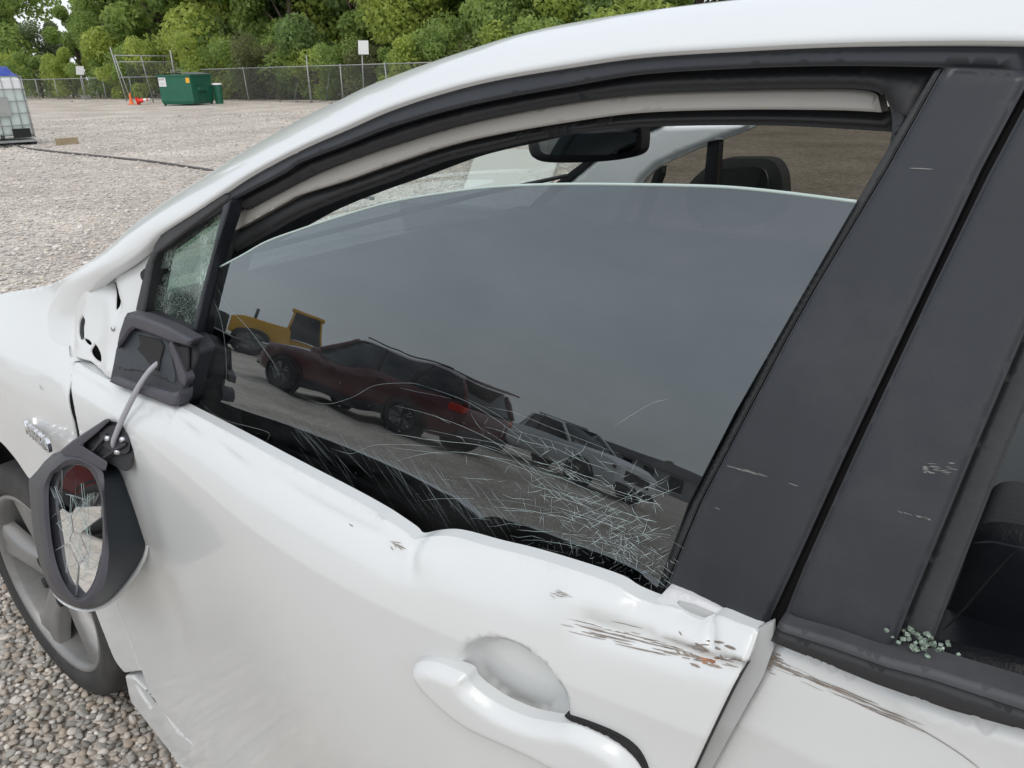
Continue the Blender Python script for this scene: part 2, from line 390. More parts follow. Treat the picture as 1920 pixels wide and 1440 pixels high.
# roof rail and windscreen pillar, rolling over the top
tp = resample(spl(T_top), 150); lo = resample(spl(A_low), 150)
LO = on(lo, S, 0.0)+np.stack([np.zeros(150), .010*(1-_sm(0, 14, np.arange(150))), np.zeros(150)], 1); yT = LO[:, 1]+.045+.10*_sm(-1.35, -.6, LO[:, 0])
wE = _sm(8, 34, np.arange(150)); ySk = on(tp, S, .008)[:, 1]; yT = yT*wE+ySk*(1-wE)
dT = rays(tp); tT = (yT-CAM[1])/dT[:, 1]; TP = CAM+dT*tT[:, None]
vd = dT/np.linalg.norm(dT, axis=1)[:, None]; L_ = np.linalg.norm(TP-LO, axis=1)[:, None]
rings = []
for k in np.linspace(0, 1, 12):
    c1 = (TP-vd*L_*.55)*wE[:, None]+((LO+TP)/2-np.stack([np.zeros(150), .026*_sm(0, 14, np.arange(150)), np.zeros(150)], 1))*(1-wE[:, None])
    rings.append((1-k)**2*LO+2*k*(1-k)*c1+k*k*TP)
for a, dz in ((.05, .000), (.12, -.004)): rings.append(TP+vd*a*np.array([.3, 1, 0])+[0, 0, dz])
inner = LO+np.array([0, .014, -.004]); rings = [inner]+rings
mb = MB(); mb.loft([[tuple(p) for p in R_] for R_ in rings], closed=False); roof_rail = mb.build('roof_rail', M['white'], car, smooth=True)
RIDGE = rings[-1]
# roof skin across to the other side, and the windscreen
rs = [i for i in range(150) if RIDGE[i][0] > -.78]
ring = [[(RIDGE[i][0], RIDGE[i][1]+(WID-2*RIDGE[i][1])*k/10, RIDGE[i][2]+.03*sin(pi*k/10)) for i in rs] for k in range(11)]
MB().loft(ring, closed=False).build('roof_panel', M['white'], car, smooth=True)
ring = [[(p[0], p[1], p[2]-.045) for p in R_] for R_ in ring]
MB().loft(ring, closed=False).build('headliner', M['headliner'], car, smooth=True)

# door window frame, from the outer black sash to the inner seal
panel('sash_band', spl(A2[:15]+[(1925, 88)])+[(1925, 133), (1766, 127)]+spl(B_c[::-1])+[(425, 385), (285, 480), (283, 468)], S, M['sash'], car, off=.008, edge=.004, thick=.02)
panel('gap_seal', spl(A_low[4:])+spl(A2[::-1]), S, M['rubber'], car, off=.016, edge=.001, thick=.01)
panel('frame_seal', spl(B_c)+[(1752, 150), (1700, 260), (1665, 215), (1650, 176)]+spl(C_c[::-1]), S, M['rubber'], car, off=.020, edge=.012, thick=.02)
panel('inner_frame_strip', spl(C_c)+[(1651, 211)]+spl(D_c[::-1]), S, M['tan'], car, off=.038, edge=.003, thick=.02)
panel('lower_seal', spl(D_c)+[(1680, 215), (1668, 250)]+spl(E_c[::-1]), S, M['rubber'], car, off=.046, edge=.012, thick=.06)
panel('corner_seal', [(1595, 150), (1735, 128), (1752, 140), (1700, 245), (1604, 432), (1590, 420)]+spl([(1606, 376), (1640, 318), (1660, 270), (1664, 225), (1655, 192), (1636, 172), (1612, 166)]), S, M['black_satin'], car, off=.024, res=.006, edge=.012, thick=.03)

# front door rear sash (B-pillar cover), gap and rear door sash
sash_l = [(1766, 127), (1660, 318), (1526, 540), (1470, 640), (1402, 770), (1310, 945), (1262, 1060), (1240, 1112)]
panel('pillar_cover', sash_l+[(1255, 1116), (1268, 1127), (1290, 1122), (1330, 1140), (1360, 1158), (1412, 1182), (1430, 1183), (1437, 1172), (1475, 1090), (1580, 860), (1732, 540), (1837, 319), (1922, 160), (1960, 95), (1925, 133)], S, M['sash'], car, off=.004, res=.008, edge=.006, thick=.02)
panel('glass_run_seal', [(1766, 127), (1752, 133), (1640, 318), (1514, 540), (1455, 640), (1388, 770), (1296, 945), (1246, 1060), (1218, 1136), (1232, 1134)]+sash_l[::-1], S, M['rubber_grey'], car, off=.012, res=.005, edge=.0016, thick=.05)
panel('pillar_gap', [(1925, 150), (1837, 309), (1732, 530), (1580, 850), (1420, 1175), (1450, 1180), (1480, 1170), (1620, 870), (1760, 560), (1890, 300), (1980, 120)], S, M['dark'], car, off=.03, edge=0, thick=.002)
panel('rear_pillar_cover', [(1975, 92), (1930, 180), (1850, 330), (1747, 540), (1597, 860), (1500, 1075), (1466, 1162), (1560, 1198), (1640, 1228), (1667, 1236), (1700, 1150), (1820, 860), (1920, 625), (2000, 470), (2100, 290), (2180, 110)], S, M['sash'], car, off=.004, res=.008, edge=.006, thick=.02)
panel('rear_window_seal', [(2180, 110), (2100, 290), (2000, 470), (1920, 625), (1820, 860), (1700, 1150), (1667, 1236), (1690, 1245), (1735, 1240), (1790, 1095), (1882, 860), (1975, 650), (2060, 480), (2170, 300), (2240, 110)], S, M['rubber_grey'], car, off=.018, res=.006, edge=.004, thick=.05)
panel('rear_belt_seal', [(1442, 1206), (1450, 1186), (1560, 1222), (1660, 1258), (1744, 1281), (1920, 1340), (2300, 1470), (2300, 1510), (1920, 1374), (1780, 1335), (1643, 1287), (1540, 1245)], S, M['rubber'], car, off=-.014, res=.005, edge=.003, thick=.02)
panel('belt_seal_top', [(1458, 1170), (1560, 1200), (1667, 1238), (1744, 1257), (1920, 1312), (2300, 1436), (2300, 1474), (1920, 1344), (1744, 1285), (1660, 1262), (1560, 1226), (1449, 1190)], S, M['seal_top'], car, off=-.010, res=.005, edge=.003, thick=.02)

# ---- front door skin with its dents
S_body = S
def S_door(x, z):
    x = np.asarray(x, float); z = np.asarray(z, float)
    return S_body(x, z)-.076*np.exp(-((x+.56)/.40)**2)*np.where(z < 1.0, _sm(.30, 1.0, z), np.exp(-((z-1.0)/.16)**2))
belt_px = spl([(133, 672), (165, 695), (206, 716), (270, 742), (333, 763)], 5)+spl([(334, 764), (440, 820), (550, 880), (640, 928), (700, 962), (735, 985), (760, 1003), (772, 1014), (800, 1009), (830, 1007), (860, 1012), (920, 1029), (985, 1045), (1070, 1071), (1147, 1098), (1180, 1118), (1227, 1137), (1262, 1140), (1290, 1158), (1312, 1166), (1325, 1160), (1339, 1155), (1380, 1171), (1420, 1185)], 4)
belt = on(belt_px, S_door)[:, [0, 2]]
o_ = np.argsort(belt[:, 0]); BX, BZ = belt[o_, 0], belt[o_, 1]
BZs = np.convolve(np.pad(BZ, 6, mode='edge'), np.ones(13)/13, 'valid')
_pxc = {}
def PX(px, py):
    if (px, py) not in _pxc: _pxc[(px, py)] = on([(px, py)], S_door)[0][[0, 2]]
    return _pxc[(px, py)]
def gauss(x, z, c, sx, sz, ang=0):
    ca, sa = cos(ang), sin(ang); u = (x-c[0])*ca+(z-c[1])*sa; v = -(x-c[0])*sa+(z-c[1])*ca
    return np.exp(-.5*((u/sx)**2+(v/sz)**2))
def crease(x, z, a, b, w_):
    P = np.stack([x, z], 1); d = seg_dist(P, np.array([a, b]), False); return np.exp(-(d/w_)**1.5)
bump_c = PX(765, 1020); rear_c = PX(1350, 1215); cup_c = PX(955, 1290); mid_c = PX(560, 1080)
cup_a = PX(886, 1262); cup_b = PX(1035, 1330)
def door_disp(x, z):
    x = np.atleast_1d(x); z = np.atleast_1d(z)
    zb = np.interp(x, BX, BZs); db = np.clip(zb-z, 0, None); y = .013*np.clip(1-db/.040, 0, 1)**1.7+.0022*np.exp(-((db-.0125)/.0032)**2)*_sm(bump_c[0]+.01, bump_c[0]-.05, x)
    y = y-.006*gauss(x, z, bump_c+[.012, -.006], .016, .010)+.008*gauss(x, z, bump_c+[-.002, -.004], .0045, .012, .5)
    y = y+.0035*crease(x, z, PX(718, 985), PX(768, 1026), .005)+.003*crease(x, z, PX(740, 1000), PX(772, 1016), .004)-.003*crease(x, z, PX(690, 975), PX(752, 1012), .006)
    y = y+.004*crease(x, z, PX(775, 1022), PX(850, 1024), .006)
    y = y+.006*crease(x, z, PX(1180, 1150), PX(1310, 1180), .008)-.006*crease(x, z, PX(1060, 1120), PX(1390, 1225), .016)
    y = y+.007*crease(x, z, PX(1100, 1175), PX(1400, 1262), .010)-.004*crease(x, z, PX(1230, 1200), PX(1400, 1240), .005)
    y = y+.005*crease(x, z, PX(1310, 1170), PX(1330, 1215), .004)
    y = y+.004*gauss(x, z, mid_c, .22, .14, -.2)+.004*gauss(x, z, PX(285, 1010), .03, .11)-.003*gauss(x, z, PX(240, 830), .1, .05)
    # handle cup
    u = (x-cup_c[0])/.058; v = (z-cup_c[1]-.002)/.046; r = np.sqrt(u*u+v*v)
    y = y+.020*_sm(1.0, .72, r)
    return y
def SD(x, z): return S_door(x, z)+door_disp(x, z)
for _ in range(3):                                      # let the sill line follow the dented skin
    belt = on(belt_px, SD)[:, [0, 2]]; o_ = np.argsort(belt[:, 0]); BX, BZ = belt[o_, 0], belt[o_, 1]
    BZs = np.convolve(np.pad(BZ, 6, mode='edge'), np.ones(13)/13, 'valid')
front_cut = spl([(133, 672), (131, 720), (143, 790), (165, 900), (190, 1020), (219, 1129), (248, 1207), (275, 1285), (300, 1330)])
rear_cut = spl([(1420, 1185), (1408, 1220), (1396, 1250), (1380, 1275), (1365, 1303), (1335, 1365), (1300, 1440), (1240, 1570), (1130, 1800)])
door_poly = belt_px+rear_cut[1:]+[(1000, 1800)]+lin([(1000, 1800), (700, 1640), (440, 1480), (300, 1330)])[1:]+front_cut[::-1][1:-1]
front_door = panel('front_door', on(door_poly, SD)[:, [0, 2]], S_door, M['white'], car, res=.007, disp=door_disp, edge=.003, thick=.014, xz=True)
# folded inner lip and dark inner face of the skin along the window slot
bl = np.array([(x, z) for x, z in zip(BX, BZ) if PX(340, 770)[0] < x < PX(1270, 1150)[0]])
lip = []
for dy, dz in ((.008, -.002), (.016, -.008), (.020, -.05), (.024, -.10)): lip.append([(x, y_+dy, z+dz) for (x, z), y_ in zip(bl, SD(bl[:, 0], bl[:, 1]+dz))])
MB().loft(lip, closed=False).build('inner_door_lining', M['rubber'], front_door, smooth=True)
rail_ = SD(bl[:, 0], bl[:, 1]-.035)+.034
MB().tube([(x, y_, z-.035) for (x, z), y_ in zip(bl[::3], rail_[::3])], .005, 6).build('inner_door_rail', M['plastic_grey'], front_door, smooth=True)
# lock jamb plate under the torn sash foot
panel('jamb_plate', [(1228, 1128), (1250, 1105), (1290, 1118), (1340, 1140), (1420, 1180), (1430, 1215), (1380, 1200), (1310, 1185), (1250, 1150)], S_door, M['white2'], front_door, off=.022, edge=.003, thick=.02)
panel('jamb_bracket', [(1268, 1126), (1300, 1134), (1342, 1152), (1330, 1162), (1300, 1164), (1262, 1146)], S_door, M['jamb'], front_door, off=.020, edge=.003, thick=.01)
panel('door_gap', [(1418, 1180), (1450, 1165), (1450, 1215), (1430, 1270), (1330, 1450), (1150, 1800), (1100, 1800), (1290, 1440), (1360, 1300), (1395, 1250)], S_door, M['jamb'], car, off=.014, edge=.0, thick=.004)
panel('door_edge_shadow', [(1396, 1250), (1402, 1246), (1386, 1274), (1371, 1303), (1340, 1367), (1306, 1440), (1246, 1570), (1236, 1570), (1298, 1440), (1333, 1365), (1364, 1302), (1379, 1274)], S_door, M['rubber'], car, off=.006, edge=0, thick=.006)  # thin dark strip put in as the shadow line of the door gap

# ---- door handle
hand = spl([(775, 1250), (782, 1242), (801, 1239), (825, 1243), (850, 1253), (874, 1264), (884, 1282), (911, 1304), (943, 1324), (991, 1344), (1040, 1354), (1075, 1358), (1120, 1376), (1165, 1402), (1195, 1432), (1208, 1462), (1200, 1480), (1170, 1482), (1110, 1462), (1040, 1436), (1007, 1418), (943, 1389), (894, 1367), (846, 1334), (801, 1292), (783, 1268), (775, 1250)], 4)
panel('door_handle', hand, S_door, M['white'], front_door, off=-.005, res=.004, edge=.0, bulge=.012, bulge_w=.013, thick=.012)
ribbons('handle_sensor_groove', [([(806, 1283), (828, 1300)], 1), ([(811, 1278), (832, 1295)], 1)], lambda x, z: S_door(x, z)-.0173, M['pale_trim'], front_door, .0016, 0)
panel('handle_gap_shade', spl([(1056, 1344), (1100, 1358), (1153, 1380), (1190, 1406), (1210, 1440), (1216, 1475), (1206, 1478), (1196, 1440), (1165, 1400), (1120, 1374), (1075, 1356), (1056, 1344)], 4), S_door, M['dark'], front_door, off=-.0035, res=.004, edge=.0015, thick=.01)  # dark strip painted along the handle for the shaded gap beside it

# ---- rear door
def rear_disp(x, z):
    x = np.atleast_1d(x); z = np.atleast_1d(z)
    return -.006*crease(x, z, PX(1450, 1225), PX(1920, 1390), .02)+.006*crease(x, z, PX(1440, 1245), PX(1640, 1320), .012)
rear_left = spl([(1442, 1205), (1436, 1240), (1421, 1262), (1400, 1300), (1370, 1350), (1321, 1440), (1265, 1560), (1160, 1790)])
rear_top = on([(2300, 1512), (1920, 1372), (1780, 1333), (1643, 1285), (1540, 1243)], S)[:, [0, 2]]
AXR, RAR = .815, .36                                    # rear axle and wheel arch radius
def arch(a0, a1, n=14): return [(AXR+RAR*cos(radians(a)), .315+RAR*sin(radians(a))) for a in np.linspace(a0, a1, n)]
zt = rear_top[0, 1]
rear_poly = np.concatenate([on(rear_left, S)[:, [0, 2]], [(on([(1160, 1790)], S)[0][0]+.02, .26), (.44, .26)], arch(188, 112, 12), [(.80, .80), (.98, zt+.03), (.7, zt+.02)], rear_top])
rear_door = panel('rear_door', rear_poly, S, M['white'], car, res=.011, disp=rear_disp, edge=.008, thick=.014, xz=True)
panel('rear_quarter', np.array([(.986, zt+.03), (.806, .80)]+arch(111, 0, 16)+[(1.19, .24), (1.62, .30), (1.68, .60), (1.66, 1.0), (1.5, 1.13), (1.2, 1.2)]), S, M['white'], car, res=.02, edge=.006, thick=.014, xz=True)

# ---- front wing (fender), cowl side and pillar foot
hub_c = PX(200, 618)
def wing_disp(x, z):
    x = np.atleast_1d(x); z = np.atleast_1d(z)
    y = -.012*gauss(x, z, hub_c, .035, .045)+.012*crease(x, z, PX(184, 535), PX(203, 582), .012)
    y = y+.018*_sm(.0, .05, x-PX(140, 640)[0])*_sm(.98, 1.03, z)                   # the recess behind the pillar crease
    y = y-.010*crease(x, z, PX(190, 700), PX(280, 740), .02)
    y = y-.012*gauss(x, z, PX(20, 700), .2, .12)+.010*gauss(x, z, PX(90, 640), .06, .07)+.010*crease(x, z, PX(128, 670), PX(100, 560), .03)
    return y
wing_poly = spl([(-120, 600), (-50, 566), (0, 552), (40, 544), (83, 536), (127, 517), (157, 497)])+[(200, 475), (240, 470), (283, 478), (278, 492), (255, 590), (250, 640), (205, 716), (200, 712), (165, 691), (132, 669), (130, 721), (142, 791), (164, 901), (189, 1021), (218, 1130), (247, 1208), (264, 1258), (233, 1262)]+spl([(233, 1262), (214, 1236), (195, 1190), (177, 1143), (150, 1070), (118, 998), (88, 942), (53, 893), (29, 857), (0, 826), (-40, 808), (-120, 815)])[1:]
slit = spl([(155, 592), (159, 600), (156, 616), (153, 634), (147, 639), (142, 626), (146, 606), (155, 592)], 3)
blob = spl([(162, 650), (171, 659), (178, 671), (176, 683), (159, 677), (155, 664), (162, 650)], 3)
slit2 = spl([(152, 636), (157, 640), (159, 648), (155, 651), (152, 643), (152, 636)], 2)
tear = spl([(183, 533), (192, 545), (199, 560), (204, 578), (202, 586), (198, 575), (192, 556), (183, 533)], 3)
wing = panel('front_wing', wing_poly, S, M['white'], car, off=.002, res=.008, disp=wing_disp, edge=.0025, thick=.0015, holes=[slit, blob, slit2, tear])
panel('wing_hole_shade', [(120, 560), (170, 530), (225, 540), (215, 640), (190, 705), (140, 690)], S, M['dark'], car, off=.052, edge=0, thick=.002)  # added dark sheet close behind the holes, standing in for their shade
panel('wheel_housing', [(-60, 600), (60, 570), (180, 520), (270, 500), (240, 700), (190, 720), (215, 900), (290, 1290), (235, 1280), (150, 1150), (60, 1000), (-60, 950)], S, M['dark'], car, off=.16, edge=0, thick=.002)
def SB(x, z): return S(x, z)+wing_disp(x, z)
# torn edge bits and the bolt on the dimple
for q_ in ([(75, 722), (80, 731)], [(131, 648), (133, 668)]): ribbons('paint_chip', [(q_, 3)], SB, M['scrape'], wing, .002, -.001)
MB().lathe([(0, -.002), (.0035, -.002), (.0045, 0)], 10, Matrix.Translation(Vector((hub_c[0]+.005, float(SB(hub_c[0], hub_c[1])[0]), hub_c[1]))) @ Matrix.Rotation(radians(-90), 4, 'X')).build('fixing_bolt', M['steel'], wing, smooth=True)
# model badge
bp0 = on([(62, 795)], S)[0]; bp1 = on([(124, 830)], S)[0]
cu = bpy.data.curves.new('badge', 'FONT'); cu.body = 'HYBRID'; cu.size = .026; cu.extrude = .002; cu.shear = .15; cu.space_character = 1.0; cu.offset = .0006
bo = bpy.data.objects.new('badge_tmp', cu); COL.objects.link(bo); bpy.context.view_layer.update()
bme = bpy.data.meshes.new_from_object(bo); bpy.data.objects.remove(bo)
badge = bpy.data.objects.new('badge', bme); COL.objects.link(badge); badge.parent = wing; bme.materials.append(M['chrome'])
wdt = max(v.co.x for v in bme.vertices); Lb = float(np.hypot(*(bp1-bp0)[[0, 2]]))
badge.location = (bp0[0], float(SB(bp0[0], bp0[2])[0])-.004, bp0[2]-.012); badge.rotation_euler = (radians(90), math.atan2(-(bp1-bp0)[2], (bp1-bp0)[0])*1.0, -.10); badge.scale = (Lb/wdt,)*3
# sill
sill_poly = [(233, 1268), (246, 1268), (296, 1318), (330, 1370), (420, 1440), (560, 1540), (1000, 1810), (1000, 1980), (500, 1620), (337, 1440), (243, 1314)]
panel('sill', sill_poly, S, M['white'], car, off=.002, res=.012, edge=.006, thick=.03, holes=[[(250, 1277), (292, 1316), (281, 1327), (262, 1300)]])
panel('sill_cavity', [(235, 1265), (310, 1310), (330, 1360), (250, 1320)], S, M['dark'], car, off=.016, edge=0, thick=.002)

# ---- quarter window, post, and the foot of the torn mirror
M['shatter'] = None
m, t, b = new_mat('shattered_quarter_glass'); M['shatter'] = m; Lk = t.links.new
tcn = t.nodes.new('ShaderNodeTexCoord'); vo = t.nodes.new('ShaderNodeTexVoronoi'); vo.inputs['Scale'].default_value = 260
vd2 = t.nodes.new('ShaderNodeTexVoronoi'); vd2.feature = 'DISTANCE_TO_EDGE'; vd2.inputs['Scale'].default_value = 260
ns = t.nodes.new('ShaderNodeTexNoise'); ns.inputs['Scale'].default_value = 22; ns.inputs['Detail'].default_value = 4
mpn = t.nodes.new('ShaderNodeMapping'); mpn.inputs['Rotation'].default_value = (0, radians(25), 0); mpn.inputs['Scale'].default_value = (1.6, 1, .7)
Lk(tcn.outputs['Object'], mpn.inputs[0])
for q in (vo, vd2): Lk(mpn.outputs[0], q.inputs['Vector'])
Lk(tcn.outputs['Object'], ns.inputs['Vector'])
er = t.nodes.new('ShaderNodeValToRGB'); er.color_ramp.elements[0].position = .0; er.color_ramp.elements[0].color = (1, 1, 1, 1); er.color_ramp.elements[1].position = .09; er.color_ramp.elements[1].color = (0, 0, 0, 1)
Lk(vd2.outputs['Distance'], er.inputs[0])
nr = t.nodes.new('ShaderNodeValToRGB'); nr.color_ramp.elements[0].position = .48; nr.color_ramp.elements[1].position = .74; Lk(ns.outputs['Fac'], nr.inputs[0])
sep = t.nodes.new('ShaderNodeSeparateColor'); Lk(vo.outputs['Color'], sep.inputs[0])
cm = t.nodes.new('ShaderNodeMath'); cm.operation = 'MULTIPLY'; Lk(sep.outputs[0], cm.inputs[0]); Lk(nr.outputs[0], cm.inputs[1])
mxm = t.nodes.new('ShaderNodeMath'); mxm.operation = 'MAXIMUM'; Lk(cm.outputs[0], mxm.inputs[0])
em = t.nodes.new('ShaderNodeMath'); em.operation = 'MULTIPLY'; em.inputs[1].default_value = .4; Lk(er.outputs[0], em.inputs[0]); Lk(em.outputs[0], mxm.inputs[1])
b.inputs['Base Color'].default_value = (.42, .52, .47, 1); b.inputs['Roughness'].default_value = .2
bpn = t.nodes.new('ShaderNodeBump'); bpn.inputs['Strength'].default_value = .5; bpn.inputs['Distance'].default_value = .003; Lk(sep.outputs[1], bpn.inputs['Height']); Lk(bpn.outputs[0], b.inputs['Normal'])
tr = t.nodes.new('ShaderNodeBsdfTransparent'); tr.inputs[0].default_value = (.22, .33, .25, 1)
gl = t.nodes.new('ShaderNodeBsdfGlossy'); gl.inputs['Roughness'].default_value = .05; Lk(bpn.outputs[0], gl.inputs['Normal'])
m1 = t.nodes.new('ShaderNodeMixShader'); m1.inputs[0].default_value = .13; Lk(tr.outputs[0], m1.inputs[1]); Lk(gl.outputs[0], m1.inputs[2])
m2 = t.nodes.new('ShaderNodeMixShader'); Lk(mxm.outputs[0], m2.inputs[0]); Lk(m1.outputs[0], m2.inputs[1]); Lk(b.outputs[0], m2.inputs[2])
Lk(m2.outputs[0], t.nodes['Material Output'].inputs[0])

qw = [(283, 480), (410, 385), (420, 400), (358, 640), (345, 660), (255, 600)]
hole = [(301, 505), (315, 503), (317, 509), (305, 518), (304, 530), (313, 524), (300, 538), (295, 532), (297, 518)]
qg = panel('quarter_window', qw, S, M['shatter'], car, off=.02, res=.012, edge=0, thick=.004, holes=[hole])
panel('quarter_seal', [(272, 497), (283, 473), (300, 440), (420, 362), (432, 372), (410, 388), (292, 476), (285, 492), (268, 590), (252, 586)], S, M['rubber_grey'], car, off=.004, res=.006, edge=.003, thick=.03)
panel('seal_clip', spl([(268, 504), (262, 512), (264, 524), (270, 526), (272, 508), (268, 504)], 3), S, M['dark'], car, off=.004, edge=.002, thick=.01)
panel('window_post', [(430, 372), (448, 378), (436, 435), (418, 500), (405, 552), (392, 640), (384, 720), (372, 735), (338, 760), (352, 700), (360, 640), (380, 555), (404, 465)], S, M['rubber'], car, off=.040, res=.006, edge=.010, thick=.035)
panel('window_post_rib', [(432, 374), (425, 400), (400, 480), (376, 580), (358, 655), (352, 652), (372, 565), (398, 468), (418, 385)], S, M['black_satin'], car, off=.004, res=.005, edge=.002, thick=.02)
panel('post_foot_seal', [(388, 640), (397, 636), (392, 690), (388, 728), (374, 738), (360, 762), (345, 764), (362, 700), (375, 650)], S, M['rubber'], car, off=.02, edge=.008, thick=.02)
# mirror foot: sail plate with broken mouth
panel('mirror_sail_plate', [(234, 588), (262, 592), (310, 612), (356, 637), (368, 660), (352, 710), (335, 760), (325, 764), (206, 720), (204, 712), (215, 655)], S, M['plastic'], car, off=-.010, res=.008, edge=.006, thick=.03)
panel('mirror_sail_edge', [(234, 588), (262, 593), (312, 613), (358, 638), (350, 650), (318, 642), (290, 630), (250, 616), (240, 622), (228, 640), (216, 655), (222, 625)], S, M['plastic_grey'], car, off=-.022, res=.006, edge=.004, thick=.015)
panel('broken_mouth', spl([(224, 640), (236, 622), (252, 618), (290, 632), (316, 645), (322, 680), (326, 718), (300, 708), (260, 696), (222, 692), (217, 668), (224, 640)], 4), S, M['plastic_slate'], car, off=-.0125, res=.006, edge=.002, thick=.004)
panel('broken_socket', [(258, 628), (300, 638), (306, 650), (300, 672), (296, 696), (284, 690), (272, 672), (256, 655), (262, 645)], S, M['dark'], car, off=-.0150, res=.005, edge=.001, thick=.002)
panel('broken_rib', [(314, 644), (320, 640), (348, 712), (344, 724), (336, 716)], S, M['plastic_grey'], car, off=-.020, res=.005, edge=.002, thick=.012)
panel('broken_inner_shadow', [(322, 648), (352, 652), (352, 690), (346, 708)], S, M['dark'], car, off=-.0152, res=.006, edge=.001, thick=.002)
panel('mirror_sail_lip', spl([(206, 712), (212, 706), (240, 716), (290, 730), (322, 738), (334, 734), (326, 764), (290, 752), (240, 733), (204, 718), (206, 712)], 3), S, M['plastic_grey'], car, off=-.022, res=.006, edge=.004, thick=.018)

# ---- front door window glass, half lowered and cracked
G_top = [(413, 500), (455, 478), (500, 453), (560, 431), (633, 407), (727, 380), (827, 362), (927, 350), (1060, 345), (1200, 346), (1350, 350), (1462, 360), (1606, 378)]
glass_px = spl(G_top)+lin([(1606, 378), (1500, 560), (1380, 770), (1290, 945), (1215, 1150)])[1:]+[(1215, 1230), (1000, 1130), (780, 1090), (560, 970), (330, 850)]+lin([(350, 770), (380, 640), (413, 500)])[1:-1]
wglass = panel('front_window_glass', glass_px, SG, M['tint'], car, off=0, res=.02, edge=0, thick=.0045)
M['glass_edge'] = pmat('pale_green_glass_edge', (.45, .55, .52), .2)
gt = on(spl(G_top), SG); MB().tube([tuple(p) for p in gt], .0013, 6).build('ground_glass_edge', M['glass_edge'], wglass, smooth=True)

# ---- cracks in the door glass
def wob(a, b, n=14, amp=6):
    a, b = np.array(a, float), np.array(b, float); t = np.linspace(0, 1, n); d = b-a; nn = np.array([-d[1], d[0]])/(np.linalg.norm(d)+1e-9)
    w_ = np.cumsum(rng.normal(size=n))*amp*.55/n**.5; w_ -= w_[0]+(w_[-1]-w_[0])*t
    return [tuple(a+d*k+nn*q) for k, q in zip(t, w_)]
cr = []
main = [[(405, 535), (430, 575), (470, 620), (510, 675), (523, 700)], [(400, 560), (415, 600), (424, 660), (426, 720)], [(362, 740), (400, 775), (430, 790), (470, 800), (505, 812), (498, 830)],
        [(560, 740), (610, 757), (660, 745), (705, 722), (770, 718), (800, 725)], [(800, 725), (850, 742), (890, 760), (950, 800), (1010, 850), (1040, 885)], [(740, 760), (800, 775), (870, 800), (930, 830), (975, 868), (1020, 910), (1060, 945), (1100, 985)],
        [(870, 745), (930, 775), (985, 815), (1030, 845)], [(620, 840), (660, 850), (700, 835), (760, 833), (830, 838)], [(730, 868), (800, 850), (870, 848), (930, 860), (1000, 885), (1045, 900)],
        [(900, 800), (960, 840), (1030, 905), (1100, 950), (1160, 985), (1190, 990)], [(1050, 990), (1080, 970), (1120, 955), (1190, 925), (1240, 900), (1255, 890)], [(1060, 1000), (1120, 1008), (1190, 1000), (1260, 1008)],
        [(1110, 1020), (1170, 1010), (1230, 1000), (1265, 1005)], [(1150, 800), (1190, 775), (1225, 755), (1255, 748)], [(1205, 940), (1235, 928), (1275, 912)]]
for j_, q in enumerate(main): cr.append((spl(q, 6), rng.uniform(.8, 1.2) if j_ < 3 else rng.uniform(.45, .8)))
NA = 30; arcs = []
for i in range(NA):                                    # long fractures running from the front of the glass to the crushed rear corner
    f = i/(NA-1); a = np.array([520+f*390, 738+f*306])+rng.normal(size=2)*12; b_ = np.array([1262-f*70, 905+f*160])+rng.normal(size=2)*8
    t = np.linspace(0, 1, 46); up_ = (46-30*f)*np.sin(pi*t**.8); q = a+(b_-a)*t[:, None]; jit = np.interp(t, np.linspace(0, 1, 13), rng.normal(size=13)*2.6)
    q = q+np.stack([up_*.25, -up_+jit], 1); arcs.append(q); k = int(rng.integers(0, 16))
    while k < 43:
        n_ = int(rng.integers(4, 20)); 
        if rng.uniform() < .42+.4*k/46: cr.append(([tuple(p) for p in q[k:k+n_]], rng.uniform(.35, 1.2)))
        k += n_+int(rng.integers(0, 6))
for i in range(NA-1):                                  # short cross fractures between them
    for k in range(8, 45):
        if rng.uniform() < .03+.36*(k/45)**2.6:
            a, b_ = arcs[i][k], arcs[min(NA-1, i+int(rng.integers(1, 3)))][min(45, k+int(rng.integers(-1, 3)))]; cr.append(([tuple(a), tuple((a+b_)/2+rng.normal(size=2)*1.5), tuple(b_)], rng.uniform(.4, 1.5)))
for i in range(95):                                    # sweeping straight lines above the sill
    x0 = rng.uniform(540, 930); y0 = 800+(x0-540)*.33+rng.uniform(-30, 40); L0 = rng.uniform(20, 105); an = radians(rng.uniform(44, 62)); x1, y1 = x0+L0*cos(an), y0+L0*sin(an)
    cr.append(([(x0, y0), ((x0+x1)/2+rng.normal()*.7, (y0+y1)/2+rng.normal()*.7), (x1, y1)], rng.uniform(.25, .8)))
for i in range(230):                                   # lattice of small fractures at the rear corner
    t = rng.beta(1.6, 1.3); x0 = 985+t*260+rng.normal()*26; y0 = 868+t*190+rng.normal()*30; L0 = rng.uniform(8, 42); an = radians(rng.choice([rng.uniform(30, 46), rng.uniform(-34, -16), rng.uniform(80, 100)], p=[.5, .36, .14]))
    x1, y1 = x0+L0*cos(an), y0+L0*sin(an); cr.append(([(x0, y0), ((x0+x1)/2+rng.normal(), (y0+y1)/2+rng.normal()), (x1, y1)], rng.uniform(.35, 1.3)))
for i in range(120):                                   # crushed crumbs along the sill
    x0 = rng.uniform(1000, 1245); y0 = 985+(x0-1000)*.36+rng.uniform(-45, 40); L0 = rng.uniform(4, 18); an = rng.uniform(0, pi); cr.append(([(x0, y0), (x0+L0*cos(an), y0+L0*sin(an))], rng.uniform(.5, 1.8)))
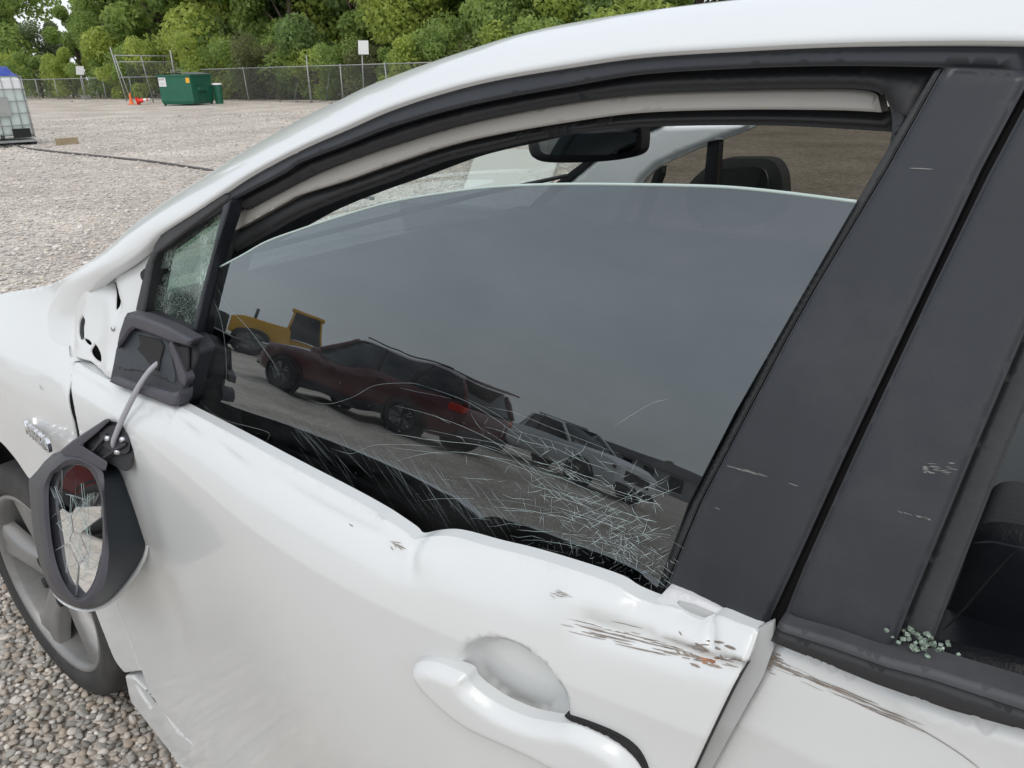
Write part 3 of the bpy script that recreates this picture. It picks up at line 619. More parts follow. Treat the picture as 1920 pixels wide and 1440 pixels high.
for i in range(90):
    x0 = rng.uniform(430, 1250); y0 = 700+(x0-430)*.33+rng.uniform(-60, 120); a_ = rng.uniform(0, pi); cr.append(([(x0, y0), (x0+4*cos(a_), y0+4*sin(a_))], 1.5))
tag(ribbons('crack_lines', cr, SG, M['crack'], wglass, .0003, -.0006), 'fine pale cracks spreading over the lower window glass', kind='stuff')

# ---- scrapes, scuffs
sl = []
for i in range(46):
    t = rng.uniform(); x0 = 1045+t*260+rng.normal()*10; y0 = 1168+t*52+rng.normal()*9; L0 = rng.uniform(20, 130)*(1-.4*t); x1 = min(x0+L0, 1392)
    sl.append((wob((x0, y0), (x1, y0+(x1-x0)*.23), 8, 2), rng.uniform(.2, .8)))
for i in range(34):
    x0 = 1320+rng.normal()*30; y0 = 1226+rng.normal()*11+(x0-1320)*.2; sl.append((wob((x0, y0), (min(x0+rng.uniform(6, 40), 1395), y0+rng.uniform(1, 12)), 5, 2), rng.uniform(.5, 1.8)))
M['rust'] = pmat('rust_smear', (.28, .13, .07), .8, 0, .4, 80)
rl = []
for i in range(14): x0 = 1322+rng.normal()*9; y0 = 1236+rng.normal()*5; rl.append((wob((x0, y0), (x0+rng.uniform(4, 16), y0+rng.uniform(1, 5)), 5, 1.5), rng.uniform(.5, 1.6)))
tag(ribbons('rust_smear', rl, SD, M['rust'], front_door, .0011, -.0009), 'small rusty smear at the rear edge of the front door', kind='stuff')
tag(ribbons('scrape_marks', sl, SD, M['scrape'], front_door, .0008, -.0007), 'dark brown scrapes below the window at the rear door edge', kind='stuff')
sl = []
for i in range(14): x0 = 1030+rng.uniform(0, 28); y0 = 1103+rng.uniform(0, 14); sl.append((wob((x0, y0), (x0+rng.uniform(8, 24), y0+rng.uniform(2, 8)), 5, 1), rng.uniform(.2, .5)))
for i in range(7): x0 = 735+rng.normal()*12; y0 = 1018+rng.normal()*6; sl.append((wob((x0, y0), (x0+rng.uniform(4, 22), y0+rng.uniform(2, 12)), 5, 1), rng.uniform(.3, .9)))
for i in range(4): x0 = 655+rng.uniform(0, 25); y0 = 972+rng.uniform(0, 14); sl.append((wob((x0, y0), (x0+rng.uniform(4, 12), y0+rng.uniform(2, 8)), 4, 1), rng.uniform(.4, 1)))
tag(ribbons('belt_scuffs', sl, SD, M['scrape'], front_door, .0009, -.0007), 'small dark scuffs along the dented window sill', kind='stuff')
def SRD(x, z): return S(x, z)+rear_disp(x, z)
sl = []
for i in range(40):
    t = rng.uniform()**1.8; x0 = 1440+t*230; y0 = 1238+t*105+rng.normal()*6; L0 = rng.uniform(15, 110); sl.append((wob((x0, y0), (x0+L0, y0+L0*.40), 7, 3), rng.uniform(.2, .9)))
for i in range(30): x0 = 1432+rng.uniform(0, 24); y0 = 1232+rng.normal()*9; L0 = rng.uniform(4, 24); sl.append((wob((x0, y0), (x0+L0, y0+L0*.4), 5, 2), rng.uniform(.3, 1.3)))
for q in ([(1640, 1330), (1700, 1352), (1790, 1405), (1850, 1450)], [(1560, 1285), (1640, 1322), (1700, 1345)]): sl.append((spl(q, 6), .8))
tag(ribbons('scrape_marks', sl, SRD, M['scrape'], rear_door, .0008, -.0007), 'brown scrapes trailing along the top of the rear door', kind='stuff')
pc = bpy.data.objects['pillar_cover']; rpc = bpy.data.objects['rear_pillar_cover']
def SP(x, z): return S(x, z)+.004
sl = [(wob((1362, 872), (1440, 893), 8, 2), 1.3), (wob((1478, 905), (1498, 911), 4, 1), .7), (wob((1340, 950), (1352, 955), 4, 1), .7), (wob((1705, 315), (1750, 317), 6, 1), .8)]
for i in range(10): x0 = 1362+rng.uniform(0, 60); sl.append((wob((x0, 872+(x0-1362)*.26), (x0+rng.uniform(4, 18), 872+(x0-1362)*.26+4), 4, 1), rng.uniform(.6, 1.6)))
tag(ribbons('pillar_scuffs', sl, SP, M['scuff'], pc, .0008, -.0006), 'pale scuffs across the front pillar cover', kind='stuff')
sl = []
for i in range(22): x0 = 1728+rng.uniform(0, 55); y0 = 878+rng.normal()*5; sl.append((wob((x0, y0), (x0+rng.uniform(6, 22), y0+rng.uniform(0, 2)), 4, .5), rng.uniform(.3, 1.1)))
for i in range(14): x0 = 1676+rng.uniform(0, 72); y0 = 955+(x0-1676)*.25; sl.append((wob((x0, y0), (x0+rng.uniform(5, 14), y0+4), 4, 1), rng.uniform(.6, 1.9)))
tag(ribbons('pillar_scuffs', sl, SP, M['scuff'], rpc, .0008, -.0006), 'pale scuffs across the rear pillar cover', kind='stuff')

# ---- bonnet, windscreen, right-hand side, floor
wl = [i for i in range(150) if -1.5 < RIDGE[i][0] <= -.74]
L0r = [TP[i]+np.array([.0, .03, -.004]) for i in wl]
ringw = [[(p[0]-.10*sin(pi*k/12), p[1]+(WID-2*p[1])*k/12, p[2]+.012*sin(pi*k/12)) for p in L0r] for k in range(13)]
MB().loft(ringw, closed=False).build('windscreen', M['clear'], car, smooth=True)
sk = []
for k in range(13):
    f = k/12; yy = .10+(WID-.20)*f; crown = sin(pi*f)**.6
    sk.append([(xx, yy, zz+.03*crown-.03) for xx, zz in ((-1.46, 1.045), (-1.60, 1.03), (-1.8, .99), (-2.1, .93), (-2.35, .87), (-2.52, .82), (-2.60, .78), (-2.62, .74))])
MB().loft(sk, closed=False).build('bonnet', M['white'], car, smooth=True)
dash = []
for k in range(13):
    yy = .16+(WID-.32)*k/12; dash.append([(-1.46, yy, 1.06), (-1.2, yy, 1.00), (-1.0, yy, .97), (-.90, yy, .90), (-.92, yy, .7), (-1.05, yy, .45)])
MB().loft(dash, closed=False).build('dashboard', M['interior'], car, smooth=True)
for a, b_ in (((-1.40, .42, 1.12), (-1.16, 1.05, 1.20)), ((-1.44, .95, 1.13), (-1.24, 1.42, 1.18))):
    MB().tube([np.array(a)+(np.array(b_)-np.array(a))*k/6+[-.03, 0, .0] for k in range(7)], .006, 6).build('wiper', M['rubber'], car, smooth=True)
# right flank
rx = np.linspace(-2.2, 1.66, 46)
def flank(zs, mat, name, off):
    rings = [[(x, float(SR(np.array([x]), np.array([z]))[0])+off, z) for x in rx] for z in zs]
    return MB().loft(rings, closed=False).build(name, mat, car, smooth=True)
flank(np.linspace(.2, 1.0, 12), M['white'], 'right_side_panel', 0.0)
flank(np.linspace(.25, 1.0, 6), M['interior'], 'right_door_trim', -.06)
panel('right_pillar_trim', [(960, 430), (1060, 345), (1110, 303), (1160, 270), (1240, 233), (1430, 228), (1390, 247), (1290, 285), (1230, 312), (1205, 335), (1150, 430)], SR, M['pale_trim'], car, off=-.05, edge=.02, res=.02, thick=.03)
panel('right_pillar_edge', [(950, 424), (1045, 340), (1100, 298), (1205, 236), (1245, 228), (1240, 236), (1160, 270), (1110, 304), (1060, 346), (965, 430)], SR, M['rubber'], car, off=-.055, edge=.002, res=.02, thick=.03)
panel('right_quarter_seal', [(1216, 350), (1226, 322), (1240, 312), (1238, 330), (1226, 360), (1205, 420), (1190, 420)], SR, M['rubber'], car, off=-.06, edge=.004, res=.02, thick=.03)
panel('right_window_divider', [(1325, 266), (1347, 262), (1337, 430), (1312, 430)], SR, M['rubber'], car, off=-.05, edge=.006, res=.02, thick=.03)
panel('right_window_glass', [(1150, 440), (1222, 318), (1420, 228), (1700, 205), (1950, 220), (1950, 520), (1600, 470)], SR, M['tint_far'], car, off=-.02, edge=0, res=.05, thick=.005)
# right wing mirror (still in place)
rm = panel('right_wing_mirror', spl([(1285, 360), (1300, 335), (1345, 301), (1400, 297), (1442, 299), (1460, 316), (1467, 345), (1462, 400), (1400, 425), (1300, 415), (1285, 360)], 4), flat(1.93), M['plastic_slate'], car, res=.02, edge=0, bulge=.05, bulge_w=.06, thick=.07, back=True)
panel('mirror_glass', spl([(1352, 318), (1400, 313), (1432, 318), (1440, 345), (1432, 390), (1360, 395), (1346, 350), (1352, 318)], 4), flat(1.875), M['chrome'], rm, res=.03, edge=0, thick=.003)
# interior mirror
im = panel('interior_mirror', spl([(993, 262), (997, 250), (1030, 243), (1110, 238), (1190, 237), (1202, 243), (1203, 268), (1197, 287), (1170, 298), (1110, 304), (1040, 305), (1008, 300), (996, 285), (993, 262)], 4), flat(.80), M['interior'], car, res=.012, edge=0, bulge=.02, bulge_w=.016, thick=.03, back=True)
M['dark_mirror'] = pmat('dim_mirror', (.20, .22, .24), .03, 1.0, .02)
panel('mirror_glass', spl([(1010, 266), (1014, 256), (1100, 250), (1185, 248), (1192, 258), (1188, 276), (1160, 288), (1090, 291), (1030, 290), (1014, 282), (1010, 266)], 4), flat(.7785), M['dark_mirror'], im, res=.02, edge=0, thick=.001)
MB().tube([(-.80, .87, 1.36), (-.80, .86, 1.42)], .012, 8).build('mirror_stem', M['interior'], car, smooth=True)
# seats
def seat(y0, name):
    prof = [(.02, .35), (-.50, .42), (-.56, .47), (-.52, .53), (.0, .50), (.10, .55), (.26, .98), (.30, 1.10), (.38, 1.12), (.40, 1.05), (.30, .7), (.20, .38)]
    rings = []
    for k in range(9):
        f = k/8; b_ = sin(pi*f)**.35; rings.append([(x-.02*(1-b_), y0+.50*f, .45+(z-.45)*(.9+.1*b_)) for x, z in prof])
    o = MB().loft(rings, True, True, True).build(name, M['leather'], car, smooth=True, auto=50)
    hr = [];
    for k in range(7):
        f = k/6; b_ = sin(pi*f)**.5*.9+.1; hr.append([(.36+.05*cos(a)*b_, y0+.13+.24*f, 1.24+.09*sin(a)*b_) for a in np.linspace(0, 2*pi, 12, endpoint=False)])
    MB().loft(hr, True, True, True).build('headrest', M['leather'], o, smooth=True)
    return o
seat(.95, 'passenger_seat')
ds = empty('driver_seat', (0, 0, 0)); ds.parent = car
panel('seat_back', spl([(1700, 1330), (1760, 1180), (1800, 1080), (1826, 1000), (1850, 980), (1890, 980), (1960, 992), (2080, 1020), (2170, 1100), (2150, 1330)], 5)+[(1900, 1380)], flat(.36), M['leather'], ds, res=.03, edge=0, bulge=.018, bulge_w=.05, thick=.10, back=True)
panel('seat_cushion', spl([(1735, 1205), (1770, 1200), (1850, 1218), (1940, 1240), (2080, 1290)], 5)+[(2080, 1420), (1900, 1400), (1735, 1270)], flat(.30), M['leather'], ds, res=.02, edge=0, bulge=.02, bulge_w=.02, thick=.10, back=True)
for q in ([(1826, 1018), (1860, 1016), (1900, 1024), (1960, 1036)], [(1905, 1032), (1860, 1080), (1800, 1150), (1768, 1182)], [(1750, 1196), (1800, 1206), (1860, 1222), (1925, 1240)]):
    ribbons('seam', [(spl(q, 8), 1)], flat(.302), M['interior'] if q[0][0] == 1905 else M['plastic_grey'], ds, .0022, 0)
panel('far_pillar_trim', [(1760, 1050), (1850, 760), (2000, 640), (2200, 640), (2200, 1100)], flat(1.5), M['pale_trim'], car, res=.08, edge=.02, thick=.03)
flr = MB().box((-.2, WID/2, .28), (3.6, WID-.2, .04)).build('floor_pan', M['interior'], car)
MB().box((1.2, WID/2, .75), (.2, WID-.25, .8)).build('rear_seat', M['leather'], car, bevel=.05)
MB().box((-1.55, WID/2, .62), (.04, WID-.3, .85)).build('firewall', M['dark'], car)
# rear body beyond the picture: closes the car
rb = []
for k in range(11):
    f = k/10; yy = .06+(WID-.12)*f; rb.append([(1.62, yy, 1.10), (1.68, yy, 1.0), (1.70, yy, .6), (1.66, yy, .25)])
MB().loft(rb, closed=False).build('tailgate', M['white'], car, smooth=True)
# roof and hatch running down to the tail
colr = [np.array(R_[-1]) for R_ in rings]; rg = colr[-1]; full = colr+[np.array([rg[0], rg[1]+(WID-2*rg[1])*k/10, rg[2]+.03*sin(pi*k/10)]) for k in range(1, 10)]+[np.array([p[0], WID-p[1], p[2]]) for p in colr[::-1]]; xr0 = colr[0][0]; tail = []
for t_ in np.linspace(0, 1, 15): tail.append([(p[0]+t_*(1.62-xr0), p[1]+(.10*t_ if p[1] < WID/2 else -.10*t_), p[2]-.36*t_**1.8) for p in full])
MB().loft([R_ for R_ in tail], closed=False).build('rear_roof', M['white'], car, smooth=True)
bot = [(R_[1][0], R_[1][2]) for R_ in tail]
panel('rear_frame_band', np.array(bot[:11]+[(x-.02, z-.055) for x, z in bot[:11][::-1]]), S, M['sash'], car, off=.006, res=.02, edge=.003, thick=.02, xz=True)
# nose
nose = []
for z_ in np.linspace(.22, .84, 8):
    k_ = .05*((z_-.5)/.3)**2; P = [(-2.20, .03), (-2.42, .06), (-2.60, .17), (-2.70, .36), (-2.745, .62), (-2.755, WID/2)]; P = P+[(x, WID-y) for x, y in P[-2::-1]]
    nose.append([(x+k_, y, z_) for x, y in P])
MB().loft(nose, closed=False).build('front_bumper', M['white'], car, smooth=True)
# crumbs of window glass on the rear sill
sp = on([(1715, 1232)], S)[0]
cb = MB()
sill_l = on([(1690, 1240), (1725, 1245), (1770, 1262)], S)
for i in range(55):
    t = rng.uniform(); q = (sp if t < .62 else sill_l[1]+(sill_l[2]-sill_l[1])*rng.uniform()); sd_ = .010 if t < .62 else .004
    c = np.array([q[0]+rng.normal()*sd_, q[1]+.006+rng.uniform(-.004, .016), q[2]+.002+abs(rng.normal())*(.003 if t < .62 else .001)]); r_ = rng.uniform(.0007, .0018)
    cb.box(tuple(c), (r_*2, r_*1.6, r_*1.4), Matrix.Rotation(rng.uniform(0, 6), 3, Vector(rng.normal(size=3))))
M['crumb'] = pmat('green_glass_crumb', (.22, .28, .23), .08, 0, .9, 400)
tag(cb.build('glass_crumbs', M['crumb']), 'small pile of green glass crumbs on the rear door window ledge', 'broken glass', kind='stuff')

# ---- front wheel
wx, wy = -1.885, .062
Mw = Matrix.Translation(Vector((wx, wy, .315))) @ Matrix.Rotation(radians(2), 4, 'Z') @ Matrix.Rotation(radians(90), 4, 'X')
wheel = empty('front_wheel', (0, 0, 0)); wheel.parent = car
tp_ = [(.238, -.20), (.27, -.215), (.302, -.20), (.315, -.17), (.315, -.02), (.309, .0), (.300, .008), (.288, .012), (.280, .0115), (.276, .013), (.262, .013), (.250, .009), (.240, .002)]
MB().lathe(tp_, 72, Mw, True).build('tyre', M['tyre'], wheel, smooth=True)
rim = MB().lathe([(.242, -.012), (.243, .004), (.238, .007), (.231, .004), (.226, -.012), (.222, -.06), (.205, -.14)], 72, Mw).build('rim', M['alloy'], wheel, smooth=True)
MB().lathe([(.0, -.10), (.222, -.10)], 40, Mw).build('brake_backing', M['dark'], wheel)
for k in range(5):
    a = 2*pi*k/5+.45; sp_ = MB(); R3 = Mw @ Matrix.Rotation(a, 4, 'Z')
    rows = []
    for r_, hw, zt, zb in ((.03, .030, -.022, -.05), (.07, .036, -.018, -.05), (.12, .033, -.010, -.045), (.18, .040, -.004, -.04), (.232, .062, -.002, -.03)):
        rows.append([tuple(R3 @ Vector(p)) for p in ((r_, -hw, zb), (r_, -hw*.92, zt-.006), (r_, -hw*.5, zt), (r_, 0, zt-.004), (r_, hw*.5, zt), (r_, hw*.92, zt-.006), (r_, hw, zb))])
    sp_.loft(rows, closed=False).build('spoke', M['alloy'], wheel, smooth=True)
    R4 = Mw @ Matrix.Rotation(a+.63, 4, 'Z') @ Matrix.Translation(Vector((.057, 0, -.02)))
    MB().lathe([(.0, .010), (.014, .010), (.016, -.02)], 14, R4).build('lug_hole', M['dark'], wheel, smooth=True)
MB().lathe([(0, -.010), (.026, -.011), (.031, -.016), (.034, -.03)], 28, Mw).build('hub_cap', M['alloy_dark'], wheel, smooth=True)
MB().lathe([(.035, -.024), (.066, -.026), (.075, -.04)], 28, Mw).build('hub_plate', M['alloy'], wheel, smooth=True)

rwheel = wheel.copy(); COL.objects.link(rwheel); rwheel.name = 'rear_wheel'; rwheel.location = (.815-wx, 0, 0)
for ch in list(wheel.children):
    c_ = ch.copy(); COL.objects.link(c_); c_.parent = rwheel
# ---- the torn-off wing mirror dangling on its cable
mir = empty('hanging_side_mirror', tuple(at_depth(140, 1000, 1.18)), 'broken off side mirror with cracked glass dangling on a grey cable beside the door', 'side mirror')
MO = np.array(mir.location)
nM = np.array([.10, -.90, .385]); nM /= np.linalg.norm(nM)
P0m = at_depth(140, 1000, 1.16)
def mpl(px, back):
    d = rays([px])[0]; P = P0m-nM*back; t = ((P-CAM)@nM)/(d@nM); return CAM+d*t-MO
inner_l = [(104, 893), (135, 877), (165, 886), (183, 927), (187, 973), (186, 1032), (172, 1088), (148, 1115), (126, 1095), (108, 1050), (98, 985), (96, 920)]
inner_l = [(140+(a-140)*1.10, 1000+(b_-1000)*1.05) for a, b_ in inner_l]
bez_l = [(86, 884), (128, 848), (188, 876), (196, 930), (200, 985), (204, 1040), (194, 1100), (160, 1136), (122, 1122), (92, 1085), (78, 1010), (70, 925)]
mid_l = [(62, 893), (118, 844), (225, 874), (238, 925), (240, 985), (238, 1042), (206, 1112), (164, 1140), (118, 1124), (86, 1082), (66, 1008), (56, 910)]
rear_l = [(58, 895), (118, 846), (262, 876), (270, 925), (272, 985), (266, 1045), (214, 1117), (166, 1142), (116, 1126), (84, 1083), (64, 1008), (54, 908)]
cov_l = [(66, 905), (126, 852), (270, 892), (279, 940), (280, 990), (272, 1052), (222, 1122), (170, 1147), (118, 1133), (86, 1088), (70, 1010), (60, 915)]
def cl(L, n=4): return spl(L+[L[0]], n)[:-1]
def lp(L, b): return [tuple(mpl(p, b)) for p in cl(L)]
ib = [(p[0]*.985+140*.015, p[1]*.99+10) for p in inner_l]
MB().loft([lp(inner_l, .012), lp(inner_l, .002), lp([(.55*a[0]+.45*b_[0], .55*a[1]+.45*b_[1]) for a, b_ in zip(inner_l, bez_l)], -.004), lp(bez_l, 0.0), lp(bez_l, .010)]).build('bezel', M['plastic_grey'], mir, smooth=True, auto=50)
MB().loft([lp(bez_l, .012), lp(mid_l, .05), lp(rear_l, .085)]).build('lower_housing', M['plastic_slate'], mir, smooth=True, auto=60)
sh = [(.5*(a[0]+165), .5*(a[1]+1000)) for a in cov_l]
MB().loft([lp(rear_l, .088), lp(cov_l, .084), lp(cov_l, .10), lp([(.85*a[0]+.15*165, .85*a[1]+.15*1000) for a in cov_l], .125), lp(sh, .14)], cap1=True).build('white_cover', M['white'], mir, smooth=True)
M['mirror'] = pmat('mirror_silver', (.80, .82, .82), .015, 1.0, .01)
gl_l = lp(inner_l, .008); cg = np.mean(gl_l, 0)
# broken into shards, each tilted a little
shards = [[0, 1, 2, 3, 4, 5, 6], [7, 8, 9, 10, 11, 12, 13, 14]]
seedp = [cg+(np.array(gl_l[i])-cg)*f for i, f in ((2, .5), (8, .55), (14, .3), (20, .5), (26, .35), (32, .6), (40, .5), (24, .75), (44, .75))]
ux = np.cross([0, 0, 1], nM); ux /= np.linalg.norm(ux); uz = np.cross(nM, ux)
def to2(p): q = np.array(p)-cg; return np.array([q@ux, q@uz])
poly2 = [to2(p) for p in gl_l]; S2 = [to2(p) for p in seedp]
def clip_half(poly, a, b_):
    m_ = (a+b_)/2; n_ = b_-a; out = []
    for i in range(len(poly)):
        p, q = poly[i], poly[(i+1) % len(poly)]; dp, dq = (p-m_)@n_, (q-m_)@n_
        if dp <= 0: out.append(p)
        if dp*dq < 0: out.append(p+(q-p)*dp/(dp-dq))
    return out
mg = empty('mirror_glass', (0, 0, 0)); mg.parent = mir
for i, a in enumerate(S2):
    poly = [np.array(p) for p in poly2]
    for j, b_ in enumerate(S2):
        if j != i and len(poly) > 2: poly = clip_half(poly, a, b_)
    if len(poly) < 3: continue
    c = np.mean(poly, 0); tx, ty = (rng.normal(size=2)*.03 if i not in (1, 3, 4) else (.0, .0))
    V = []
    for p in poly:
        q = c+(p-c)*.978; h = tx*(q-c)[0]+ty*(q-c)[1]; V.append(cg+ux*q[0]+uz*q[1]+nM*(h+.0005*(i % 3)))
    mesh_obj('shard', V, [tuple(range(len(V)))], M['mirror'], mg)
mesh_obj('glass_backing', [np.array(p)-nM*.002 for p in gl_l], [tuple(range(len(gl_l)))], M['pale_trim'], mg)
ck = MB()
for i in range(16):
    a, b_ = S2[int(rng.integers(len(S2)))], np.array(poly2[int(rng.integers(len(poly2)))]); a = a+rng.normal(size=2)*.006; m_ = a+(b_-a)*rng.uniform(.3, .95); k_ = (a+m_)/2+rng.normal(size=2)*.003
    ck.tube([tuple(cg+ux*q[0]+uz*q[1]+nM*.0022) for q in (a, k_, m_)], .0003, 4)
o = ck.build('mirror_cracks', M['crack'], mg); o['kind'] = 'stuff'
# arm and mount
def slab(name, px, b0, b1, mat, bev=.002):
    A = [tuple(mpl(p, b0)) for p in px]; B = [tuple(mpl(p, b1)) for p in px]; n = len(px)
    o = MB().add(A+B, [tuple(range(n)), tuple(range(n, 2*n))[::-1]]+[(k, (k+1) % n, n+(k+1) % n, n+k) for k in range(n)]).build(name, mat, mir, bevel=bev); return o
slab('arm', [(112, 846), (136, 826), (200, 784), (209, 787), (182, 812), (154, 835), (203, 866), (198, 884), (186, 880), (150, 860), (122, 856)], -.004, .05, M['plastic_grey'], .004)
slab('mount_base', cl([(150, 840), (180, 806), (205, 790), (232, 797), (248, 818), (250, 845), (242, 882), (215, 874), (185, 858)], 3), .006, .06, M['rubber'], .003)
slab('mount_rim', cl([(186, 812), (205, 797), (229, 803), (241, 821), (243, 845), (228, 852), (205, 845), (190, 832)], 3), .002, .02, M['plastic'], .002)
for a, b_, c in (((170, 852), (200, 815), .0), ((196, 858), (236, 832), .0)):
    A = mpl(a, c); B = mpl(b_, c); MB().tube([tuple(A), tuple(B)], .003, 6).build('mount_rib', M['plastic'], mir, smooth=True)
for q in ((200, 822), (228, 824), (218, 847)):
    c = mpl(q, .0); MB().lathe([(0, .003), (.004, .002), (.0055, -.002), (.0055, -.01)], 12, Matrix.Translation(Vector(c)) @ Vector(nM).to_track_quat('Z', 'Y').to_matrix().to_4x4()).build('screw', M['steel'], mir, smooth=True)
c0 = on([(288, 688)], S, -.018)[0]; c1 = mpl((214, 836), .004)+MO
cab = [c0+[0, .02, .006], c0, c0+(c1-c0)*.18+[0, -.008, .0], c0+(c1-c0)*.5+[0, -.008, .002], c0+(c1-c0)*.8+[0, -.006, .002], c1, c1+[0, .02, -.01]]
cabp = [tuple(np.array(p)-MO) for p in spl(cab, 6)]
MB().tube(cabp, .0040, 10).build('cable', M['cable'], mir, smooth=True)

#%% ================================================================== ground
def gravel_mat(name):
    m, t, b = new_mat(name); L = t.links.new
    tcn = t.nodes.new('ShaderNodeTexCoord')
    def vor(sc_, feat='F1'):
        v = t.nodes.new('ShaderNodeTexVoronoi'); v.inputs['Scale'].default_value = sc_; v.feature = feat; L(tcn.outputs['Object'], v.inputs['Vector']); return v
    v1 = vor(44); sp_ = t.nodes.new('ShaderNodeSeparateColor'); L(v1.outputs['Color'], sp_.inputs[0])
    r = t.nodes.new('ShaderNodeValToRGB'); e = r.color_ramp.elements
    e[0].position = 0; e[0].color = (.42, .395, .365, 1); e[1].position = 1; e[1].color = (.80, .76, .71, 1)
    q = r.color_ramp.elements.new(.35); q.color = (.55, .52, .48, 1); q = r.color_ramp.elements.new(.7); q.color = (.68, .64, .595, 1)
    L(sp_.outputs[0], r.inputs[0])
    n = t.nodes.new('ShaderNodeTexNoise'); n.inputs['Scale'].default_value = .55; n.inputs['Detail'].default_value = 8; n.inputs['Roughness'].default_value = .6; L(tcn.outputs['Object'], n.inputs['Vector'])
    r2 = t.nodes.new('ShaderNodeValToRGB'); r2.color_ramp.elements[0].position = .35; r2.color_ramp.elements[0].color = (.74, .70, .67, 1); r2.color_ramp.elements[1].position = .68; r2.color_ramp.elements[1].color = (1.15, 1.12, 1.08, 1)
    L(n.outputs['Fac'], r2.inputs[0])
    mu = t.nodes.new('ShaderNodeMixRGB'); mu.blend_type = 'MULTIPLY'; mu.inputs[0].default_value = 1; L(r.outputs[0], mu.inputs[1]); L(r2.outputs[0], mu.inputs[2])
    n9 = t.nodes.new('ShaderNodeTexNoise'); n9.inputs['Scale'].default_value = 7; n9.inputs['Detail'].default_value = 10; n9.inputs['Roughness'].default_value = .75; L(tcn.outputs['Object'], n9.inputs['Vector'])
    r9 = t.nodes.new('ShaderNodeValToRGB'); r9.color_ramp.elements[0].position = .36; r9.color_ramp.elements[0].color = (.62, .60, .58, 1); r9.color_ramp.elements[1].position = .60; r9.color_ramp.elements[1].color = (1.12, 1.10, 1.07, 1); L(n9.outputs['Fac'], r9.inputs[0])
    mu9 = t.nodes.new('ShaderNodeMixRGB'); mu9.blend_type = 'MULTIPLY'; mu9.inputs[0].default_value = .8; L(mu.outputs[0], mu9.inputs[1]); L(r9.outputs[0], mu9.inputs[2])
    L(mu9.outputs[0], b.inputs['Base Color']); b.inputs['Roughness'].default_value = .9
    bp = t.nodes.new('ShaderNodeBump'); bp.inputs['Strength'].default_value = 1; bp.inputs['Distance'].default_value = .02; bp.invert = True
    L(v1.outputs['Distance'], bp.inputs['Height']); L(bp.outputs[0], b.inputs['Normal'])
    return m
M['gravel'] = gravel_mat('packed_gravel')
def stone_mat(name, lo_, hi_):
    m, t, b = new_mat(name); L = t.links.new
    g = t.nodes.new('ShaderNodeNewGeometry'); r = t.nodes.new('ShaderNodeValToRGB'); e = r.color_ramp.elements
    e[0].color = (*lo_, 1); e[1].color = (*hi_, 1); mid = [(a+b_)/2 for a, b_ in zip(lo_, hi_)]
    q = e.new(.45); q.color = (*[c*.95 for c in mid], 1); q = e.new(.8); q.color = (mid[0]*1.15, mid[1]*1.08, mid[2]*.98, 1)
    L(g.outputs['Random Per Island'], r.inputs[0])
    n = t.nodes.new('ShaderNodeTexNoise'); n.inputs['Scale'].default_value = 90; n.inputs['Detail'].default_value = 4
    tcn = t.nodes.new('ShaderNodeTexCoord'); L(tcn.outputs['Object'], n.inputs['Vector'])
    mu = t.nodes.new('ShaderNodeMixRGB'); mu.blend_type = 'OVERLAY'; mu.inputs[0].default_value = .35; L(r.outputs[0], mu.inputs[1]); L(n.outputs['Fac'], mu.inputs[2])
    L(mu.outputs[0], b.inputs['Base Color']); b.inputs['Roughness'].default_value = .75; return m
M['stone'] = stone_mat('grey_beige_stones', (.37, .352, .328), (.70, .67, .625))
def pebble_mat(name):
    m, t, b = new_mat(name); L = t.links.new
    oi = t.nodes.new('ShaderNodeObjectInfo'); r = t.nodes.new('ShaderNodeValToRGB'); e = r.color_ramp.elements
    e[0].color = (.20, .19, .17, 1); e[1].color = (.58, .55, .50, 1); q = e.new(.45); q.color = (.37, .355, .32, 1); q = e.new(.82); q.color = (.40, .33, .26, 1)
    L(oi.outputs['Random'], r.inputs[0]); L(r.outputs[0], b.inputs['Base Color']); b.inputs['Roughness'].default_value = .75; return m
M['pebble'] = pebble_mat('rounded_pebble')
gsize = 400
gr = mesh_obj('ground', [(-gsize, -gsize, 0), (gsize, -gsize, 0), (gsize, gsize, 0), (-gsize, gsize, 0)], [(0, 1, 2, 3)], M['gravel']); tag(gr, 'broad yard of pale beige gravel', None, kind='structure')
def ico(sub):
    bm = bmesh.new(); bmesh.ops.create_icosphere(bm, subdivisions=sub, radius=1); V = np.array([v.co[:] for v in bm.verts]); F = [tuple(v.index for v in f.verts) for f in bm.faces]; bm.free(); return V, F
def stone_shape(sub, seed):
    r_ = np.random.default_rng(seed); V, F = ico(sub)
    for _ in range(7):
        n = r_.normal(size=3); n /= np.linalg.norm(n); d = r_.uniform(.55, .9); k = V@n; V = V-np.outer(np.clip(k-d, 0, None), n)*.85
    V = V*np.array([1.15, r_.uniform(.75, 1), r_.uniform(.5, .72)]); return V, F
shapes2 = [stone_shape(2, i) for i in range(6)]; shapes1 = [stone_shape(1, 20+i) for i in range(8)]
